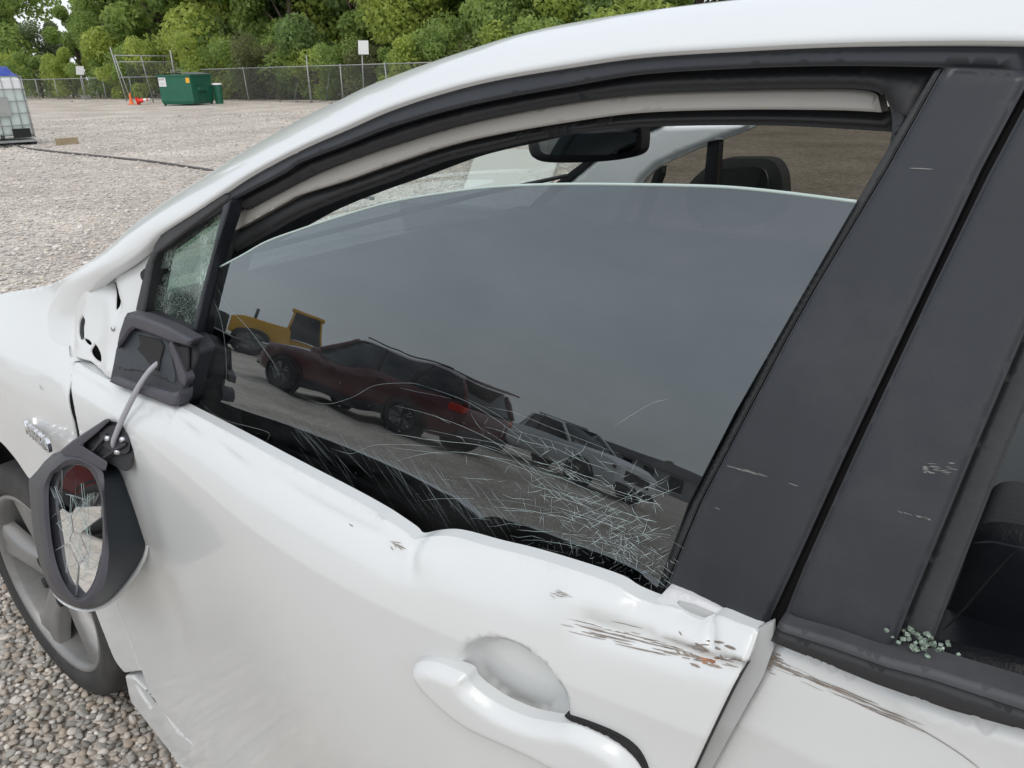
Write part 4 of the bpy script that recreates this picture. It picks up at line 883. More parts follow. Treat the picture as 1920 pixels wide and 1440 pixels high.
# near gravel beside the front wheel and sill
near = []
vis_poly = np.array([(-80, 980), (0, 960), (60, 1120), (150, 1290), (235, 1300), (350, 1440), (380, 1490), (-80, 1490)], float)
def project(P):
    v = np.atleast_2d(P)-CAM; z = v@FWD; return np.stack([960+FOC*(v@RT)/z, 720-FOC*(v@UP)/z], 1)
cor = np.array([ground(*p)[:2] for p in ((-150, 900), (-150, 1500), (450, 1500), (300, 1250))]); mn, mx = cor.min(0)-.15, cor.max(0)+.15
st = .0178
gx, gy = np.meshgrid(np.arange(mn[0], mx[0], st), np.arange(mn[1], mx[1], st)); XY = np.stack([gx.ravel(), gy.ravel()], 1)+rng.uniform(-.45, .45, (gx.size, 2))*st
sz = rng.uniform(.0070, .0140, len(XY)); Zs = sz*.35+rng.uniform(-.2, .9, len(XY))*.006
pp = project(np.c_[XY, Zs]); m_in = inside(pp, vis_poly); keep = (pp[:, 0] > -260) & (pp[:, 0] < 560) & (pp[:, 1] > 760) & (pp[:, 1] < 1640)
dist = np.linalg.norm(np.c_[XY, Zs]-CAM, axis=1); scr = sz/dist
cand = np.where(m_in & (pp[:, 0] > 4) & (pp[:, 1] < 1432) & (pp[:, 0] > 4))[0]; big = set(cand[np.argsort(-scr[cand])][:290].tolist())
pm = []
for V, F in shapes2:
    me = bpy.data.meshes.new('pebble'); me.from_pydata([tuple(v) for v in V], [], F); me.materials.append(M['pebble']); me.polygons.foreach_set('use_smooth', [True]*len(F)); pm.append(me)
for i in sorted(big):
    o = bpy.data.objects.new('pebble', pm[i % 6]); COL.objects.link(o); o.parent = gr; o.location = (XY[i, 0], XY[i, 1], Zs[i]); o.scale = (sz[i],)*3; o.rotation_euler = (rng.normal()*.3, rng.normal()*.3, rng.uniform(0, 6.28))
def scatter(name, XY, sz, Z, shapes, mat):
    VV = []; FF = []; b = 0
    for i in range(len(XY)):
        V, F = shapes[i % len(shapes)]; a = rng.uniform(0, 6.28); ca, sa = cos(a), sin(a); tl = rng.normal()*.25
        R3 = np.array([[ca, -sa, 0], [sa, ca, 0], [0, 0, 1]]) @ np.array([[1, 0, 0], [0, cos(tl), -sin(tl)], [0, sin(tl), cos(tl)]])
        VV.append(V@R3.T*sz[i]+[XY[i, 0], XY[i, 1], Z[i]]); FF.append(np.array(F)+b); b += len(V)
    V = np.concatenate(VV); F = np.concatenate(FF); me = bpy.data.meshes.new(name)
    me.vertices.add(len(V)); me.vertices.foreach_set('co', V.ravel()); me.loops.add(F.size); me.loops.foreach_set('vertex_index', F.ravel().astype(np.int32))
    me.polygons.add(len(F)); me.polygons.foreach_set('loop_start', np.arange(0, F.size, 3, dtype=np.int32)); me.polygons.foreach_set('loop_total', np.full(len(F), 3, np.int32))
    me.update(); me.validate(); me.materials.append(mat); me.polygons.foreach_set('use_smooth', np.ones(len(F), bool))
    o = bpy.data.objects.new(name, me); COL.objects.link(o); return o
rest = np.array([i for i in np.where(keep)[0] if i not in big])
o = scatter('loose_gravel', XY[rest], sz[rest], Zs[rest], shapes1, M['stone']); o.parent = gr; o['kind'] = 'stuff'
# loose stones over the yard, thinning out with distance
n = 62000; u = rng.uniform(size=n); R_ = 2.2*(34/2.2)**(u**1.0); az = np.radians(rng.uniform(-88, -28, n))
XYs = np.stack([np.sin(az)*R_, CAM[1]+np.cos(az)*R_], 1); ok = ~((XYs[:, 0] > -2.75) & (XYs[:, 0] < 2.2) & (XYs[:, 1] > .03) & (XYs[:, 1] < 1.72)); XYs = XYs[ok]
s2 = rng.gamma(4, .0028, len(XYs))+.004; s2 = s2*(1+np.clip(R_[ok]-10, 0, 24)*.035)
o = scatter('scattered_stones', XYs, s2, s2*.25, shapes1, M['stone']); o.parent = gr; o['kind'] = 'stuff'

#%% ================================================================== behind the car: fence, yard things, trees
M['galv'] = pmat('galvanised_pipe', (.34, .35, .35), .5, .3, .1, 5)
M['wire'] = pmat('dull_fence_wire', (.16, .165, .165), .6, .2, .1, 5)
M['green_steel'] = pmat('green_painted_steel', (.012, .115, .070), .5, 0, .12, 2.5, dirt=(.05, .10, .08), dscale=3, damt=.5)
M['lid'] = pmat('grey_plastic_lid', (.13, .14, .15), .6, 0, .1)
M['paper'] = pmat('white_sticker', (.75, .76, .77), .6, 0, .02)
M['ink'] = pmat('dark_print', (.03, .03, .035), .7)
M['yellow'] = pmat('amber_sticker', (.80, .42, .04), .6, 0, .04)
M['orange'] = pmat('orange_plastic', (.75, .17, .04), .5, 0, .06)
M['red'] = pmat('red_orange_plastic', (.80, .05, .02), .5, 0, .06)
M['concrete'] = pmat('weathered_concrete', (.36, .35, .32), .9, 0, .12, 6, bump=.3, bscale=60)
M['wood'] = pmat('weathered_timber', (.30, .24, .15), .85, 0, .15, 10)
M['tank'] = pmat('milky_plastic_tank', (.52, .60, .56), .45, 0, .03, 3)
M['tank_pale'] = pmat('pale_tank_top', (.74, .75, .75), .5, 0, .03, 3)
M['tarp'] = pmat('blue_tarpaulin', (.02, .05, .30), .35, 0, .2, 12)
M['plate'] = pmat('grey_sign_plate', (.30, .31, .30), .6, 0, .12, 5)
M['bark'] = pmat('bark', (.10, .08, .06), .9, 0, .25, 12, bump=.5, bscale=40)
M['hose'] = pmat('dark_hose', (.09, .085, .08), .6, 0, .1)
def chainlink(name, A, B, z0, z1, parent, pitch=.075, w_=.0035):
    """woven wire between two ground points"""
    A, B = np.array(A[:2]), np.array(B[:2]); L_ = np.linalg.norm(B-A); t = (B-A)/L_; nn = np.array([-t[1], t[0]]); H = z1-z0; mb_ = MB(); k = -H
    while k < L_:
        for sgn in (1, -1):
            u0, u1 = (k, k+H) if sgn > 0 else (k+H, k); v0, v1 = 0.0, H
            a, b_ = (u0, v0), (u1, v1)
            # clip to 0..L
            def cl_(p, q):
                (x0, y0), (x1, y1) = p, q
                for lim in (0.0, L_):
                    pass
                if x0 == x1: return None
                ts = sorted(((0-x0)/(x1-x0), (L_-x0)/(x1-x0))); ta, tb = max(0, ts[0]), min(1, ts[1])
                return None if tb-ta < 1e-3 else ((x0+(x1-x0)*ta, y0+(y1-y0)*ta), (x0+(x1-x0)*tb, y0+(y1-y0)*tb))
            c = cl_(a, b_)
            if c:
                P = [np.array([*(A+t*p[0]+nn*.004*sgn), z0+p[1]]) for p in c]; mb_.tube([tuple(q) for q in P], w_, 3, cap=False)
        k += pitch
    o = mb_.build(name, M['wire'], parent); o['kind'] = 'stuff'; return o
def fence(name, pts, h, label, group=None, lean=None, rail_z=None):
    e = empty(name, (0, 0, 0), label, 'fence', group)
    for i, p in enumerate(pts):
        l_ = (lean[i] if lean else (0, 0)); top = (p[0]+l_[0], p[1]+l_[1], h+.06)
        MB().tube([(p[0], p[1], -.05), top], .03, 8).build('post', M['galv'], e, smooth=True)
        if i+1 < len(pts):
            q = pts[i+1]; l2 = (lean[i+1] if lean else (0, 0))
            MB().tube([(p[0]+l_[0], p[1]+l_[1], h), (q[0]+l2[0], q[1]+l2[1], h)], .022, 8).build('top_rail', M['galv'], e, smooth=True)
            chainlink('wire_mesh', p, q, .05, h, e)
    return e
def gp(px, py): return ground(px, py)[:2]
fa = [gp(330, 187), gp(467, 190), gp(585, 193), gp(644, 194), gp(730, 196), gp(840, 199), gp(1000, 203), gp(1200, 209)]
fence('chain_link_fence', [tuple(p) for p in fa], height_over(585, 124, np.r_[fa[2], 0]), 'grey chain link fence running behind the green dumpster', lean=[(0, 0), (-.2, .05), (-.05, 0), (.03, 0), (-.1, 0), (-.1, 0), (0, 0), (0, 0)])
fb = [gp(-120, 190), gp(20, 188), gp(75, 187.5), gp(110, 187), gp(160, 187), gp(200, 186.5), gp(250, 186)]
fence('chain_link_fence', [tuple(p) for p in fb], height_over(110, 148, np.r_[fb[3], 0]), 'low rusty chain link fence behind the white tank')
# tall stray post and leaning poles in the long fence
for (bx, by), (tx, ty) in (((583, 193.5), (574, 103)), ((515, 187), (535, 139)), ((552, 188), (561, 133)), ((612, 189), (618, 131))):
    b_ = ground(bx, by); hz = height_over(tx, ty, b_); d = rays([(tx, ty)])[0]; tpos = CAM+d*((hz-CAM[2])/d[2]) if abs(d[2]) > 1e-6 else b_
    sdep = np.linalg.norm(b_[:2]-CAM[:2])/np.linalg.norm(d[:2]); tpos = CAM+d*sdep
    tag(MB().tube([tuple(b_), tuple(tpos)], .03 if bx == 583 else .02, 8).build('steel_post', M['galv'], None, smooth=True), 'tall galvanised post rising above the chain link fence' if bx == 583 else 'thin leaning steel pole against the chain link fence', 'post', None if bx == 583 else 'leaning poles along the fence')
# open gate
ge = empty('chain_link_gate', tuple(ground(248, 195)), 'tall open chain link gate beside the green dumpster', 'gate')
GO = np.array(ge.location); ga = ground(248, 195); gb = ground(345, 191)
def vtop(px, py, b_):
    d = rays([(px, py)])[0]; return CAM+d*(np.linalg.norm(b_[:2]-CAM[:2])/np.linalg.norm(d[:2]))
for (b0, t0) in (((248, 195), (214, 103)), ((288, 193), (264, 105)), ((336, 191), (319, 94)), ((238, 190), (206, 88))):
    b_ = ground(*b0); MB().tube([tuple(b_-GO), tuple(vtop(*t0, b_)-GO)], .04 if b0[0] in (238, 336) else .03, 8).build('upright', M['galv'], ge, smooth=True)
for (p, q) in (((214, 104), (319, 105)), ((217, 116), (321, 116)), ((226, 145), (330, 143)), ((246, 186), (336, 184))):
    MB().tube([tuple(vtop(*p, ga)-GO), tuple(vtop(*q, gb)-GO)], .026, 8).build('rail', M['galv'], ge, smooth=True)
o = chainlink('wire_mesh', ga, gb, .1, height_over(250, 116, ga), ge); o.location = (-GO[0], -GO[1], -GO[2])
# dumpster
dc = ground(365, 198); dm = empty('green_dumpster', tuple(dc), 'green steel dumpster with grey lid and white sticker by the gate', 'dumpster')
to = CAM-dc; face = atan2(to[1], to[0])
dm.rotation_euler[2] = face+radians(90)-radians(34)
# local: corner at origin, side A along +x, side B along +y
H_ = height_over(365, 139, dc); W1, W2 = 1.85, 1.8
_r = dm.rotation_euler[2]; dm.location = (dc[0]-W1*cos(_r), dc[1]-W1*sin(_r), 0)
prof = [(0, 0), (W1, 0), (W1, W2), (0, W2)]
bodyr = [[(x+(.06 if x == 0 else -.06), y+(.06 if y == 0 else -.06), .06) for x, y in prof], [(x, y, .22) for x, y in prof], [(x, y, H_) for x, y in prof]]
db_ = MB().loft(bodyr, True, True, True).build('body', M['green_steel'], dm, bevel=.015)
MB().box((W1/2, W2/2, H_-.05), (W1+.06, W2+.06, .08)).build('top_rim', M['green_steel'], dm, bevel=.01)
for k in range(2):
    MB().add([(-.06, -.05+k*(W2/2+.03), H_+.02), (W1*.62, -.05+k*(W2/2+.03), H_+.09), (W1+.02, -.05+k*(W2/2+.03), H_+.0), (-.06, W2/2-.02+k*(W2/2+.03), H_+.03), (W1*.62, W2/2-.02+k*(W2/2+.03), H_+.1), (W1+.02, W2/2-.02+k*(W2/2+.03), H_+.0)], [(0, 1, 4, 3), (1, 2, 5, 4)]).build('lid', M['lid'], dm)
for z_ in (.40, .75):
    pass
MB().box((W1+.09, W2*.42, .78), (.18, .72, .17)).build('fork_pocket', M['green_steel'], dm, bevel=.01)
for y_ in (.1, W2-.1):
    for x_ in (.12, W1-.12): MB().lathe([(0, -.03), (.06, -.03), (.06, .03), (0, .03)], 14, Matrix.Translation(Vector((x_, y_, .06))) @ Matrix.Rotation(radians(90), 4, 'Y')).build('caster', M['tyre'], dm, smooth=False)
for k in range(2): MB().box((W1+.012, W2*(.3+.35*k), .42), (.03, .05, .5)).build('rib', M['green_steel'], dm)
st_ = MB().box((.24, -.008, H_-.34), (.40, .012, .42)).build('sticker', M['paper'], dm)
def text_on(parent, body, loc, size, mat, rot=(radians(90), 0, 0), name='lettering'):
    cu = bpy.data.curves.new('t', 'FONT'); cu.body = body; cu.size = size; cu.extrude = .001; cu.align_x = 'CENTER'; ob = bpy.data.objects.new('t', cu); COL.objects.link(ob); bpy.context.view_layer.update()
    me = bpy.data.meshes.new_from_object(ob); bpy.data.objects.remove(ob); me.materials.append(mat); o = bpy.data.objects.new(name, me); COL.objects.link(o); o.parent = parent; o.location = loc; o.rotation_euler = rot; return o
text_on(st_, 'WM', (.22, -.017, H_-.28), .17, M['ink'])
for k in range(3): MB().box((.24, -.016, H_-.37-.05*k), (.26, .004, .015)).build('print_line', M['plate'], st_)
MB().box((W1-.16, -.008, H_-.28), (.20, .012, .24)).build('warning_sticker', M['yellow'], dm)
# dark bin behind the dumpster
bb = ground(412, 194.5); bi = empty('dark_bin', tuple(bb), 'small dark green bin tucked behind the dumpster', 'bin')
MB().loft([[(.20*cos(a), .20*sin(a), 0) for a in np.linspace(0, 2*pi, 16, endpoint=False)], [(.25*cos(a), .25*sin(a), .95) for a in np.linspace(0, 2*pi, 16, endpoint=False)]], True, True, True).build('drum', M['green_steel'], bi, smooth=True, auto=40)
MB().lathe([(0, 1.02), (.2, 1.01), (.27, .97), (.27, .93)], 16).build('lid', M['paper'], bi, smooth=True)
# cones
def cone(loc, label, mat, rot=(0, 0, 0), band=False, s_=1.0):
    e = empty('traffic_cone', loc, label, 'traffic cone'); e.rotation_euler = rot; e.scale = (s_,)*3
    MB().lathe([(.17, .04), (.13, .05), (.10, .25), (.065, .5), (.035, .70), (.0, .71)], 20).build('cone', mat, e, smooth=True)
    MB().box((0, 0, .02), (.40, .40, .04)).build('base', mat, e, bevel=.01)
    if band: MB().lathe([(.088, .36), (.064, .52)], 20).build('reflective_band', M['paper'], e, smooth=True); MB().lathe([(.052, .60), (.037, .70), (.0, .715)], 20).build('pale_tip', M['paper'], e, smooth=True)
    return e
cone(tuple(ground(247, 196)), 'narrow orange cone standing at the foot of the gate', M['orange'], s_=.85)
c_ = ground(259, 196.5); cone((c_[0], c_[1], .18), 'fallen red cone with white band lying by the dumpster', M['red'], (0, radians(82), radians(40)), True, 1.0)
# signs on posts
def sign(bx, by, board, label, blk):
    b_ = ground(bx, by); e = empty('sign_post', tuple(b_), label, 'sign'); B0 = np.array(b_)
    (x0, y0, x1, y1) = board; tl, tr, br, bl_ = [vtop(*q, b_)-B0 for q in ((x0, y0), (x1, y0), (x1+1, y1), (x0+1, y1))]
    mid = (tl+tr)/2; MB().tube([(0, 0, 0), tuple((mid[0]*.5, mid[1]*.5, (bl_[2])))], .03, 8).build('post', M['galv'], e, smooth=True)
    nrm = to / np.linalg.norm(to); off = np.array([nrm[0], nrm[1], 0])*.05
    A = [p+off for p in (tl, tr, br, bl_)]; B = [p+off*.5 for p in (tl, tr, br, bl_)]
    MB().add(A+B, [(0, 1, 2, 3), (7, 6, 5, 4), (0, 4, 5, 1), (1, 5, 6, 2), (2, 6, 7, 3), (3, 7, 4, 0)]).build('board', M['paper'], e)
    if blk: MB().box((0, 0, .13), blk).build('concrete_block', M['concrete'], e, bevel=.02)
    return e
sign(162, 186, (142, 124, 157, 140), 'small white sign on a post in a concrete block', (.75, .4, .26))
sign(683, 193, (671, 76, 690, 102), 'tall white sign rising above the chain link fence', None)
# liquid tote with cage
tb = ground(30, 270); te = empty('liquid_tote', tuple(tb), 'white caged liquid tote tank with dark base', 'tank')
tt = CAM-tb; te.rotation_euler[2] = atan2(tt[1], tt[0])+radians(90)+radians(6)
TW, TD, TH = 1.25, 1.05, height_over(60, 143, ground(84, 266)); z_ = .16
MB().box((-.25, 0, (TH+z_)/2+.02), (TW-.06, TD-.06, TH-z_-.06)).build('tank', M['tank'], te, bevel=.06)
MB().box((-.25, 0, TH-.17), (TW-.045, TD-.045, .30)).build('tank_top', M['tank_pale'], te, bevel=.06)
for x_ in np.linspace(-.25-TW/2, -.25+TW/2, 7):
    MB().tube([(x_, -TD/2, z_), (x_, -TD/2, TH)], .011, 6).build('cage_bar', M['galv'], te, smooth=True)
for y_ in np.linspace(-TD/2, TD/2, 6)[1:]:
    MB().tube([(-.25+TW/2, y_, z_), (-.25+TW/2, y_, TH)], .011, 6).build('cage_bar', M['galv'], te, smooth=True)
for h_ in np.linspace(z_+.02, TH, 6):
    MB().tube([(-.25-TW/2, -TD/2-.012, h_), (-.25+TW/2+.012, -TD/2-.012, h_), (-.25+TW/2+.012, TD/2, h_)], .012, 6).build('cage_rail', M['galv'], te, smooth=True)
MB().box((-.42, -TD/2-.03, .86), (.85, .012, .42)).build('nameplate', M['plate'], te)
for x_ in (-.72, .12): MB().box((x_, -TD/2+.0, .27), (.36, .10, .20)).build('dark_foot', M['dark'], te)
MB().box((-.25, 0, .09), (TW+.02, TD+.02, .05)).build('pallet_deck', M['galv'], te)
for x_ in (-.82, -.25, .32): MB().box((x_, 0, .035), (.14, TD, .07)).build('pallet_foot', M['dark'], te)
MB().tube([(-.30, -TD/2-.02, .22), (-.30, -TD/2-.16, .22), (-.30, -TD/2-.2, .16)], .035, 8).build('outlet_valve', M['plastic'], te, smooth=True)
# blue tarp on top
gxn, gyn = 26, 20; tv = []; tf = []
for i in range(gxn):
    for j in range(gyn):
        x_ = -1.0+1.36*i/(gxn-1); y_ = -.45+.9*j/(gyn-1); ed = min(i, gxn-1-i, j, gyn-1-j)/4
        tv.append((x_, y_, max(.012, (.09+.06*sin(x_*13+y_*5)+.06*sin(y_*17-x_*7)+rng.uniform(0, .04))*min(1, ed)+.012)))
for i in range(gxn-1):
    for j in range(gyn-1): a = i*gyn+j; tf.append((a, a+gyn, a+gyn+1, a+1))
tarp = mesh_obj('blue_tarp', tv, tf, M['tarp'], None, True); tarp.location = (tb[0], tb[1], TH+.005); tarp.rotation_euler[2] = te.rotation_euler[2]
tag(tarp, 'crumpled blue tarpaulin heaped on top of the white tank', 'tarp')
# hose and timber block
hp = [ground(*p, .02) for p in ((-30, 262), (5, 276), (28, 271), (45, 277), (100, 284), (170, 291), (270, 301), (335, 310), (400, 320), (520, 345), (700, 372))]
hp[1][2] = .03
tag(MB().tube([tuple(p) for p in spl(hp, 8)], .020, 8).build('rubber_hose', M['hose'], None, smooth=True), 'dark hose trailing from the tank across the gravel', 'hose')
wb = ground(127, 271); wo_ = MB().box((0, 0, .075), (.46, .14, .15)).build('timber_block', M['wood'], None, bevel=.008); wo_.location = tuple(wb); wo_.rotation_euler[2] = te.rotation_euler[2]+.1
tag(wo_, 'short brown timber block lying on the gravel beside the tank', 'wood block')
# pale panel lying in front of the car
pp_ = [(905, 291), (1036, 290), (1046, 296), (1048, 304), (1026, 372), (1010, 400), (860, 400), (868, 372), (890, 302), (896, 294)]
gpz = [ground(*p) for p in pp_]; n_ = len(gpz)
tag(MB().add([(p[0], p[1], .10) for p in gpz]+[(p[0], p[1], .004) for p in gpz], [tuple(range(n_))[::-1], tuple(range(n_, 2*n_))]+[(k, (k+1) % n_, n_+(k+1) % n_, n_+k) for k in range(n_)]).build('pale_slab', pmat('pale_slab_surface', (.60, .59, .54), .8, 0, .05, 8), None, bevel=.02), 'pale rounded slab lying on the gravel ahead of the windshield', 'slab')
# rubble along the fence
for px_, py_, r_ in ((135, 191, .10), (555, 192, .12), (524, 191, .10), (620, 194, .11)):
    b_ = ground(px_, py_); V, F = stone_shape(2, px_); o = mesh_obj('rubble_stone', V*r_, F, M['concrete'], None, True); o.location = (b_[0], b_[1], r_*.4)
    tag(o, 'lump of pale rubble on the gravel near the fence', 'stone', 'rubble lumps near the fence')

# ---- trees
def leaf_mat(name, c0, c1):
    m, t, b = new_mat(name); L = t.links.new
    g = t.nodes.new('ShaderNodeNewGeometry'); tcn = t.nodes.new('ShaderNodeTexCoord'); n = t.nodes.new('ShaderNodeTexNoise'); n.inputs['Scale'].default_value = .9; n.inputs['Detail'].default_value = 3; L(tcn.outputs['Object'], n.inputs['Vector'])
    ad = t.nodes.new('ShaderNodeMath'); ad.operation = 'ADD'; L(n.outputs['Fac'], ad.inputs[0]); m2_ = t.nodes.new('ShaderNodeMath'); m2_.operation = 'MULTIPLY'; m2_.inputs[1].default_value = .35; L(g.outputs['Random Per Island'], m2_.inputs[0]); L(m2_.outputs[0], ad.inputs[1])
    r = t.nodes.new('ShaderNodeValToRGB'); r.color_ramp.elements[0].position = .45; r.color_ramp.elements[0].color = (*c0, 1); r.color_ramp.elements[1].position = .9; r.color_ramp.elements[1].color = (*c1, 1); L(ad.outputs[0], r.inputs[0])
    L(r.outputs[0], b.inputs['Base Color']); b.inputs['Roughness'].default_value = .6
    tl = t.nodes.new('ShaderNodeBsdfTranslucent'); L(r.outputs[0], tl.inputs[0]); mx = t.nodes.new('ShaderNodeMixShader'); mx.inputs[0].default_value = .6; L(b.outputs[0], mx.inputs[1]); L(tl.outputs[0], mx.inputs[2]); L(mx.outputs[0], t.nodes['Material Output'].inputs[0]); return m
LM = {'dark': leaf_mat('dark_leaves', (.15, .23, .08), (.28, .40, .14)), 'mid': leaf_mat('mid_leaves', (.20, .30, .085), (.40, .52, .15)), 'lime': leaf_mat('lime_leaves', (.29, .38, .08), (.54, .62, .16)), 'grey': leaf_mat('greyish_leaves', (.16, .22, .12), (.30, .36, .19)), 'brown': leaf_mat('brown_undergrowth', (.14, .16, .07), (.26, .28, .12))}
def crown(seed, nl, rx_, rz_, ls, blobs=9):
    r_ = np.random.default_rng(seed); V = []; C_ = []
    for k in range(blobs):
        a = r_.uniform(0, 6.28); q = r_.uniform(.15, .85); C_.append((cos(a)*q*rx_, sin(a)*q*rx_, rz_*(.12+.8*k/(blobs-1))*1.0, r_.uniform(.24, .50)*rx_*(1.0 if blobs < 10 else .92)))
    C_ = np.array(C_); idx = r_.integers(0, blobs, nl); d = r_.normal(size=(nl, 3)); d /= np.linalg.norm(d, axis=1)[:, None]
    rad = C_[idx, 3]*(r_.uniform(size=nl)**.35); P = C_[idx, :3]+d*rad[:, None]*np.array([1, 1, .85]); P[:, 2] = np.abs(P[:, 2])+.05
    s_ = ls*r_.uniform(.6, 1.5, nl); n1 = r_.normal(size=(nl, 3)); n1[:, 2] += .3; n1 += d*.8; n1 /= np.linalg.norm(n1, axis=1)[:, None]
    u = np.cross(n1, r_.normal(size=(nl, 3))); u /= np.linalg.norm(u, axis=1)[:, None]; v = np.cross(n1, u)
    Q = np.stack([P+u*s_[:, None]*.5, P+v*s_[:, None]*.28+n1*s_[:, None]*.06, P-u*s_[:, None]*.5, P-v*s_[:, None]*.28+n1*s_[:, None]*.06], 1).reshape(-1, 3)
    me = bpy.data.meshes.new('crown'); me.vertices.add(nl*4); me.vertices.foreach_set('co', Q.ravel()); me.loops.add(nl*4); me.loops.foreach_set('vertex_index', np.arange(nl*4, dtype=np.int32)); me.polygons.add(nl); me.polygons.foreach_set('loop_start', np.arange(0, nl*4, 4, dtype=np.int32)); me.polygons.foreach_set('loop_total', np.full(nl, 4, np.int32)); me.update(); me.validate()
    return me, C_
CR = [crown(100+i, 19000, 2.7, 6.5, .17, 17) for i in range(4)]
BU = [crown(200+i, 6500, 1.6, 2.1, .12, 15) for i in range(3)]
def tree(x, y, kind, label, s_, name='tree', src=CR, grp='trees along the fence'):
    i = int(rng.integers(len(src))); me, C_ = src[i]; e = empty(name, (x, y, 0), label, 'tree' if src is CR else 'bush', grp); e.scale = (s_, s_, s_*rng.uniform(.9, 1.2)); e.rotation_euler[2] = rng.uniform(0, 6.28)
    m_ = me.copy() if me.users else me; m_.materials.clear(); m_.materials.append(LM[kind]); o = bpy.data.objects.new('crown', m_); COL.objects.link(o); o.parent = e
    tb_ = MB(); top = C_[-1]; tb_.tube(spl([(0, 0, -.1), (.1, .05, top[2]*.35), (top[0]*.4, top[1]*.4, top[2]*.7), (top[0], top[1], top[2])], 4), .16 if src is CR else .05, 8, r1=.03)
    for c in C_[:-1]: h_ = max(.1, c[2]*.55); tb_.tube(spl([(.05, .03, h_*.8), (c[0]*.5, c[1]*.5, h_+(c[2]-h_)*.6), tuple(c[:3])], 3), .06 if src is CR else .025, 5, r1=.012)
    tb_.build('trunk', M['bark'], e, smooth=True); return e
def behind(px_):
    for lim, w_ in ((90, 'behind the white tank'), (195, 'behind the small white sign'), (305, 'behind the open gate'), (430, 'behind the green dumpster'), (575, 'between the dumpster and the tall fence post'), (665, 'between the tall fence post and the tall sign'), (760, 'behind the tall white sign'), (1000, 'beyond the car windscreen pillar')):
        if px_ < lim: return w_
    return 'beyond the car roof'
kinds = {'dark': 'dark green', 'mid': 'mid green', 'lime': 'yellow green', 'grey': 'greyish green', 'brown': 'brownish'}
spec = [(-190, 36, 'mid', 1.0), (-90, 40, 'mid', 1.0), (-10, 37, 'mid', .85), (95, 40, 'grey', .40), (150, 37, 'mid', .46), (215, 36, 'mid', .62), (290, 44, 'lime', .85), (320, 36, 'lime', 1.05), (372, 38, 'mid', 1.15), (440, 35, 'lime', 1.1), (500, 38, 'dark', 1.2), (560, 35, 'mid', 1.1), (620, 37, 'mid', 1.1), (655, 40, 'lime', 1.2), (590, 42, 'mid', 1.3), (520, 43, 'lime', 1.3), (410, 43, 'mid', 1.3), (330, 43, 'mid', 1.2), (770, 42, 'mid', 1.3), (900, 42, 'lime', 1.3), (1030, 42, 'mid', 1.3), (680, 35, 'dark', 1.15), (745, 36, 'mid', 1.1), (800, 34, 'lime', 1.05), (860, 36, 'mid', 1.2), (930, 35, 'dark', 1.2), (1000, 35, 'mid', 1.15), (1060, 34, 'lime', 1.1), (1130, 36, 'dark', 1.2), (1210, 35, 'mid', 1.2), (1300, 36, 'dark', 1.2), (1400, 36, 'mid', 1.2), (1520, 36, 'dark', 1.2)]
for px_, R0, kd, s_ in spec:
    d = rays([(px_, 120)])[0]; h = d[:2]/np.linalg.norm(d[:2]); rf = np.linalg.norm(gp(px_, np.interp(px_, [75, 583, 1200], [186.5, 192, 207]))-CAM[:2]); R0 = rf+8.5+(R0-34)*1.1+rng.uniform(-1, 1); s_ = s_*R0/36
    tree(CAM[0]+h[0]*R0, CAM[1]+h[1]*R0, kd, kinds[kd]+' leafy tree '+behind(px_), s_, 'hedgerow_tree', CR, kinds[kd]+' trees '+behind(px_))
for k in range(30):
    px_ = -120+k*48+rng.uniform(-15, 15); d = rays([(px_, 150)])[0]; h = d[:2]/np.linalg.norm(d[:2]); rf = np.linalg.norm(gp(px_, np.interp(px_, [75, 583, 1200], [186.5, 192, 207]))-CAM[:2]); R0 = rf+rng.uniform(3.6, 5.4); kd = ['mid', 'brown', 'mid', 'lime'][k % 4] if px_ > 420 else ['mid', 'lime', 'mid', 'lime'][k % 4]
    tree(CAM[0]+h[0]*R0, CAM[1]+h[1]*R0, kd, kinds[kd]+' low bush '+behind(px_), rng.uniform(1.0, 1.6), 'fence_bush', BU, kinds[kd]+' bushes '+behind(px_))

#%% ================================================================== across the yard, behind the photographer (seen mirrored in the glass)
M['red_paint'] = pmat('dark_red_car_paint', (.09, .008, .012), .35, .2, .06, 3, coat=1.0)
M['white_paint'] = pmat('plain_white_paint', (.70, .71, .71), .4, 0, .02, 3, coat=.6)
M['car_glass'] = pmat('dark_car_glass', (.012, .015, .018), .05, 0, .1)
M['cladding'] = pmat('black_cladding', (.02, .02, .021), .6)
M['tail'] = pmat('tail_lamp', (.55, .04, .02), .2, 0, .1)
M['amber'] = pmat('amber_lamp', (.75, .18, .03), .25, 0, .1)
M['digger'] = pmat('digger_yellow', (.62, .33, .015), .45, 0, .08, 4, dirt=(.25, .18, .08), dscale=4, damt=.4)
M['steel_dark'] = pmat('dark_steel', (.02, .025, .03), .6)
M['siding'] = pmat('grey_siding', (.30, .31, .31), .8, 0, .06)
M['siding_white'] = pmat('white_siding', (.62, .63, .63), .8, 0, .04)
M['roofing'] = pmat('dark_roofing', (.09, .09, .095), .9, 0, .15)
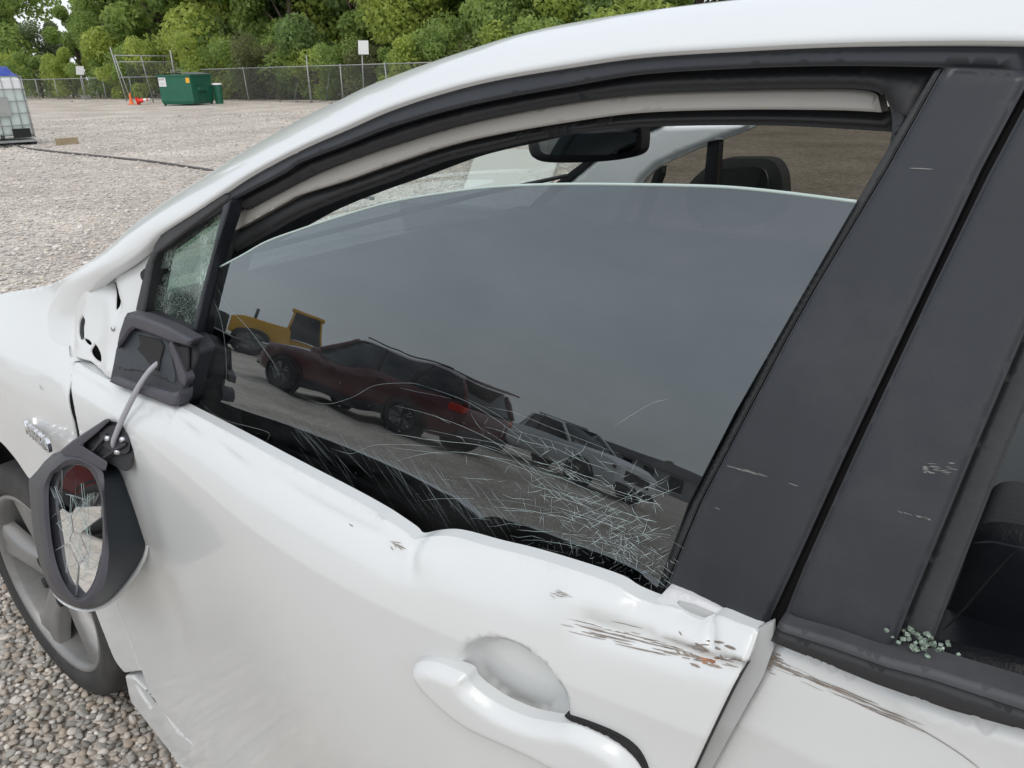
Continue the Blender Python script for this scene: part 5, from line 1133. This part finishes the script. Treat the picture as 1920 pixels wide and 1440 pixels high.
def wheel_at(parent, x, y, r, side, name='wheel'):
    e = empty(name, (x, y, r)); e.parent = parent; R_ = Matrix.Rotation(radians(-90*side), 4, 'X')
    MB().lathe([(r*.64, -.22), (r*.9, -.22), (r, -.19), (r, -.03), (r*.93, .0), (r*.68, .005), (r*.66, -.02)], 40, R_, True).build('tyre', M['tyre'], e, smooth=True)
    MB().lathe([(r*.66, -.01), (r*.64, .004), (r*.60, -.01), (r*.58, -.03), (0, -.03)], 40, R_).build('rim', M['alloy_dark'], e, smooth=True)
    for k in range(5):
        a = 2*pi*k/5
        for da in (-.16, .16): MB().tube([tuple(R_ @ Vector((r*.10*cos(a), r*.10*sin(a), -.01))), tuple(R_ @ Vector((r*.62*cos(a+da), r*.62*sin(a+da), -.006)))], r*.045, 6).build('spoke', M['alloy'], e, smooth=True)
    return e
def vehicle(name, loc, head, label, cat, paint, Ls, cab, hw, r, ax, roof_paint=True):
    """Ls: body stations (x, half width, z bottom, z shoulder, z deck); cab: greenhouse stations (x, zb, zt, half width bottom, half width top)"""
    e = empty(name, loc, label, cat); e.rotation_euler[2] = head
    rings = []
    for x, w_, zb, zs, zt in Ls:
        h = [(0, zb), (w_*.85, zb), (w_*.97, zb+.10), (w_, zb+(zs-zb)*.35), (w_*.99, zb+(zs-zb)*.62), (w_*.985, zs-.08), (w_*.95, zs), (w_*.80, zs+(zt-zs)*.65), (w_*.45, zt), (0, zt)]
        rings.append([(x, y, z) for y, z in h]+[(x, -y, z) for y, z in h[-2:0:-1]])
    body = MB().loft(rings, True, True, True).build('body', paint, e, smooth=True, auto=48)
    rings = []
    for x, zb, zt, wb_, wt in cab: rings.append([(x, wb_, zb), (x, wt+(wb_-wt)*.35, zb+(zt-zb)*.65), (x, wt, zt-.05), (x, wt*.86, zt), (x, -wt*.86, zt), (x, -wt, zt-.05), (x, -wt-(wb_-wt)*.35, zb+(zt-zb)*.65), (x, -wb_, zb)])
    MB().loft(rings, False).build('window_band', M['car_glass'], e, smooth=True, auto=40)
    rr = [[(x, y*1.01, z+.006) for x_, y, z in R_[2:6]] for (x, *_), R_ in zip(cab, rings)]
    MB().loft(rr[1:-1], False).build('roof', paint, e, smooth=True)
    for sgn in (1, -1):
        for k in range(1, len(cab)-1):
            x, zb, zt, wb_, wt = cab[k]
            if k in (1, len(cab)-2): x0 = cab[0][0] if k == 1 else cab[-1][0]
            else: x0 = x+.02
            zb0 = cab[0][1] if k == 1 else (cab[-1][1] if k == len(cab)-2 else zb); wb0 = cab[0][3] if k == 1 else (cab[-1][3] if k == len(cab)-2 else wb_)
            MB().tube([(x0, sgn*(wb0+.005), zb0), ((x0*.35+x*.65), sgn*(wt+(wb_-wt)*.35+.012), zb+(zt-zb)*.62), (x, sgn*(wt+.006), zt-.04)], .045 if k in (1, len(cab)-2) else .035, 8).build('pillar', paint if k in (1, len(cab)-2) else M['cladding'], e, smooth=True)
        for axx in ax:
            R_ = Matrix.Translation(Vector((axx, sgn*(hw-.06), r))) @ Matrix.Rotation(radians(-90*sgn), 4, 'X')
            MB().lathe([(0, .03), (r*1.12, .03), (r*1.14, .072), (r*1.24, .078), (r*1.25, .03)], 36, R_).build('wheel_arch', M['cladding'], e, smooth=True, auto=40)
            wheel_at(e, axx, sgn*(hw+.05), r, sgn)
    return e
# red SUV
d_ = np.array([-.978, .208]); d_ /= np.linalg.norm(d_)
suv = vehicle('red_suv', (-10.9+d_[0]*1.65-.22, -9.1+d_[1]*1.65-1.05, 0), atan2(d_[1], d_[0]), 'dark red SUV parked across the gravel yard, mirrored in the car window', 'car', M['red_paint'],
    [(2.52, .62, .42, .72, .74), (2.46, .80, .30, .86, .90), (2.2, .93, .27, .98, 1.02), (1.6, .97, .26, 1.06, 1.12), (1.0, .98, .27, 1.10, 1.18), (0, .98, .27, 1.12, 1.18), (-1.2, .98, .27, 1.16, 1.20), (-2.0, .97, .30, 1.18, 1.20), (-2.40, .93, .36, 1.16, 1.18), (-2.52, .86, .42, 1.08, 1.10), (-2.55, .80, .48, .98, 1.0)],
    [(1.15, 1.13, 1.15, .86, .80), (.35, 1.13, 1.70, .90, .70), (-.55, 1.14, 1.80, .92, .72), (-1.5, 1.17, 1.78, .91, .71), (-2.25, 1.19, 1.68, .88, .68), (-2.52, 1.12, 1.16, .84, .78)], .97, .38, (1.5, -1.5))
for sgn in (1, -1):
    MB().box((0, sgn*.965, .36), (2.05, .06, .20)).build('sill_cladding', M['cladding'], suv, bevel=.02)
    MB().box((-2.38, sgn*.83, 1.02), (.30, .24, .17)).build('tail_lamp', M['tail'], suv, bevel=.04)
    MB().box((2.34, sgn*.70, .84), (.24, .36, .14)).build('headlamp', M['chrome'], suv, bevel=.03)
    MB().tube([(.2, sgn*.66, 1.80), (-.8, sgn*.67, 1.86), (-1.9, sgn*.66, 1.79)], .02, 6).build('roof_rail', M['cladding'], suv, smooth=True)
    for x_ in (.35, -.70): MB().box((x_, sgn*.995, 1.0), (.20, .03, .035)).build('door_handle', M['red_paint'], suv, bevel=.01)
    MB().box((.82, sgn*1.06, 1.17), (.14, .20, .14)).build('wing_mirror', M['red_paint'], suv, bevel=.04)
MB().box((-2.40, 0, 1.72), (.34, 1.3, .035)).build('rear_spoiler', M['red_paint'], suv, bevel=.01)
MB().box((-2.50, 0, .46), (.14, 1.7, .26)).build('rear_bumper', M['cladding'], suv, bevel=.04)
MB().box((2.46, 0, .44), (.14, 1.5, .22)).build('front_bumper', M['cladding'], suv, bevel=.04)
suv.scale = (1.1, 1.1, 1.05)
# white car beyond it
wc = vehicle('white_pickup', (-11.9, -15.6, 0), radians(8), 'white pickup with dark grille standing beyond the red SUV', 'car', M['white_paint'],
    [(2.7, .70, .48, .86, .88), (2.66, .88, .40, 1.0, 1.04), (2.4, .97, .36, 1.08, 1.14), (1.4, .99, .36, 1.12, 1.18), (.4, .99, .36, 1.14, 1.18), (-2.5, .99, .42, 1.16, 1.18), (-2.6, .95, .5, 1.14, 1.16)],
    [(1.05, 1.14, 1.18, .86, .80), (.45, 1.14, 1.72, .88, .70), (-.3, 1.14, 1.76, .88, .70), (-.8, 1.15, 1.72, .86, .70), (-1.0, 1.15, 1.18, .86, .72)], .98, .38, (1.7, -1.6))
MB().box((2.68, 0, .78), (.08, 1.1, .26)).build('grille', M['cladding'], wc, bevel=.02)
MB().box((2.68, 0, .46), (.14, 1.6, .18)).build('bumper', M['cladding'], wc, bevel=.03)
for sgn in (1, -1): MB().box((2.60, sgn*.74, .92), (.16, .34, .15)).build('headlamp', M['chrome'], wc, bevel=.03)
# yellow wheel loader
lv = np.array([-.57, .82]); lv /= np.linalg.norm(lv)
ld = empty('wheel_loader', (-25.9, -16.5, 0), 'yellow wheel loader with glazed cab and dark bucket across the yard', 'loader'); ld.rotation_euler[2] = atan2(-lv[1], -lv[0]); ld.scale = (.95, .95, .95)
MB().prism([(-3.0, .9), (-3.0, 1.75), (-2.6, 1.95), (-.9, 2.05), (-.7, 1.9), (-.5, 1.2), (-.6, .8)], -.75, .75).build('engine_cover', M['digger'], ld, bevel=.06)
MB().prism([(-.9, .9), (-.9, 1.5), (1.3, 1.4), (2.0, 1.1), (2.0, .8)], -.5, .5).build('front_frame', M['digger'], ld, bevel=.04)
cab_ = MB().prism([(-.85, 1.5), (-.95, 2.9), (.25, 2.9), (.55, 1.5)], -.66, .66).build('cab', M['car_glass'], ld, bevel=.03)
MB().box((-.35, 0, 2.96), (1.5, 1.5, .14)).build('cab_roof', M['digger'], ld, bevel=.03)
for sx, bx in ((-.95, -.85), (.25, .55)):
    for sgn in (1, -1): MB().tube([(bx, sgn*.67, 1.5), (sx, sgn*.67, 2.9)], .06, 6).build('cab_post', M['digger'], ld)
for sgn in (1, -1):
    MB().tube([(.6, sgn*.45, 1.6), (2.0, sgn*.45, 1.75), (3.2, sgn*.45, .9)], .12, 6).build('lift_arm', M['digger'], ld)
    for axx in (-2.0, 1.3): wheel_at(ld, axx, sgn*1.15, .72, sgn)
MB().tube([(-2.3, .35, 1.9), (-2.3, .35, 2.45)], .06, 8).build('exhaust', M['steel_dark'], ld, smooth=True)
MB().prism([(3.0, .3), (3.1, 1.2), (3.6, 1.4), (4.2, .35), (3.6, .25)], -1.35, 1.35).build('bucket', M['steel_dark'], ld, bevel=.03)
# dark trailer next to it
tr_ = empty('dark_trailer', (-28.6, -12.2, 0), 'low dark trailer standing beyond the yellow loader', 'trailer'); tr_.rotation_euler[2] = atan2(lv[1], lv[0]); tr_.scale = (.8, .8, 1.15)
MB().box((0, 0, 1.0), (5.0, 2.2, .85)).build('box_body', M['steel_dark'], tr_, bevel=.04)
for sgn in (1, -1):
    for axx in (-.5, .5): wheel_at(tr_, axx, sgn*1.05, .38, sgn)
MB().tube([(2.5, 0, .5), (3.8, 0, .45)], .05, 6).build('drawbar', M['steel_dark'], tr_)
# distant buildings
def house(name, loc, rz, L_, W_, h, ridge, mat, label, nwin):
    e = empty(name, loc, label, 'building', rz=rz)
    MB().box((0, 0, h/2), (L_, W_, h)).build('wall', mat, e)
    MB().add([(-L_/2-.3, -W_/2-.3, h), (L_/2+.3, -W_/2-.3, h), (L_/2+.3, W_/2+.3, h), (-L_/2-.3, W_/2+.3, h), (-L_/2-.3, 0, ridge), (L_/2+.3, 0, ridge)], [(0, 1, 5, 4), (2, 3, 4, 5), (0, 4, 3), (1, 2, 5), (0, 3, 2, 1)]).build('roof', M['roofing'], e)
    for k in range(nwin):
        x_ = -L_/2+L_*(k+.5)/nwin; wn = MB().box((x_, W_/2+.02, h*.55), (.9, .06, 1.1)).build('window', M['car_glass'], e); MB().box((x_, W_/2+.06, h*.55-.6), (1.1, .12, .08)).build('sill', M['siding_white'], wn)
    MB().box((L_*.3, W_/2+.02, h*.36), (1.0, .06, h*.7)).build('door', M['roofing'], e); return e
house('small_house', (-36.6, -48, 0), radians(-37), 3.6, 5, 2.3, 3.1, M['siding_white'], 'small white house with dark windows far across the yard', 3)
house('long_shed', (-29.6, -53.5, 0), radians(-30), 12, 6, 1.7, 2.5, M['siding'], 'long low grey shed far across the yard', 6)
for x_, y_, s_ in ((-39, -71, .5), (-36.5, -73, .42), (-28, -70, .45)):
    tree(x_, y_, 'dark', 'dark green tree beyond the grey shed far across the yard', s_, 'far_tree', CR, 'far trees across the yard')
bl_ = empty('red_drum', (-4.30, -8.75, 0), 'red drum with black top standing on the gravel', 'drum')
MB().lathe([(0, 0), (.27, 0), (.28, .02), (.27, .04), (.27, .28), (.28, .30), (.27, .32), (.27, .56), (.28, .58), (.27, .60)], 28).build('shell', M['tail'], bl_, smooth=True)
MB().lathe([(.27, .60), (.28, .63), (.27, .86), (.25, .90), (0, .90)], 28).build('black_top', M['cladding'], bl_, smooth=True)
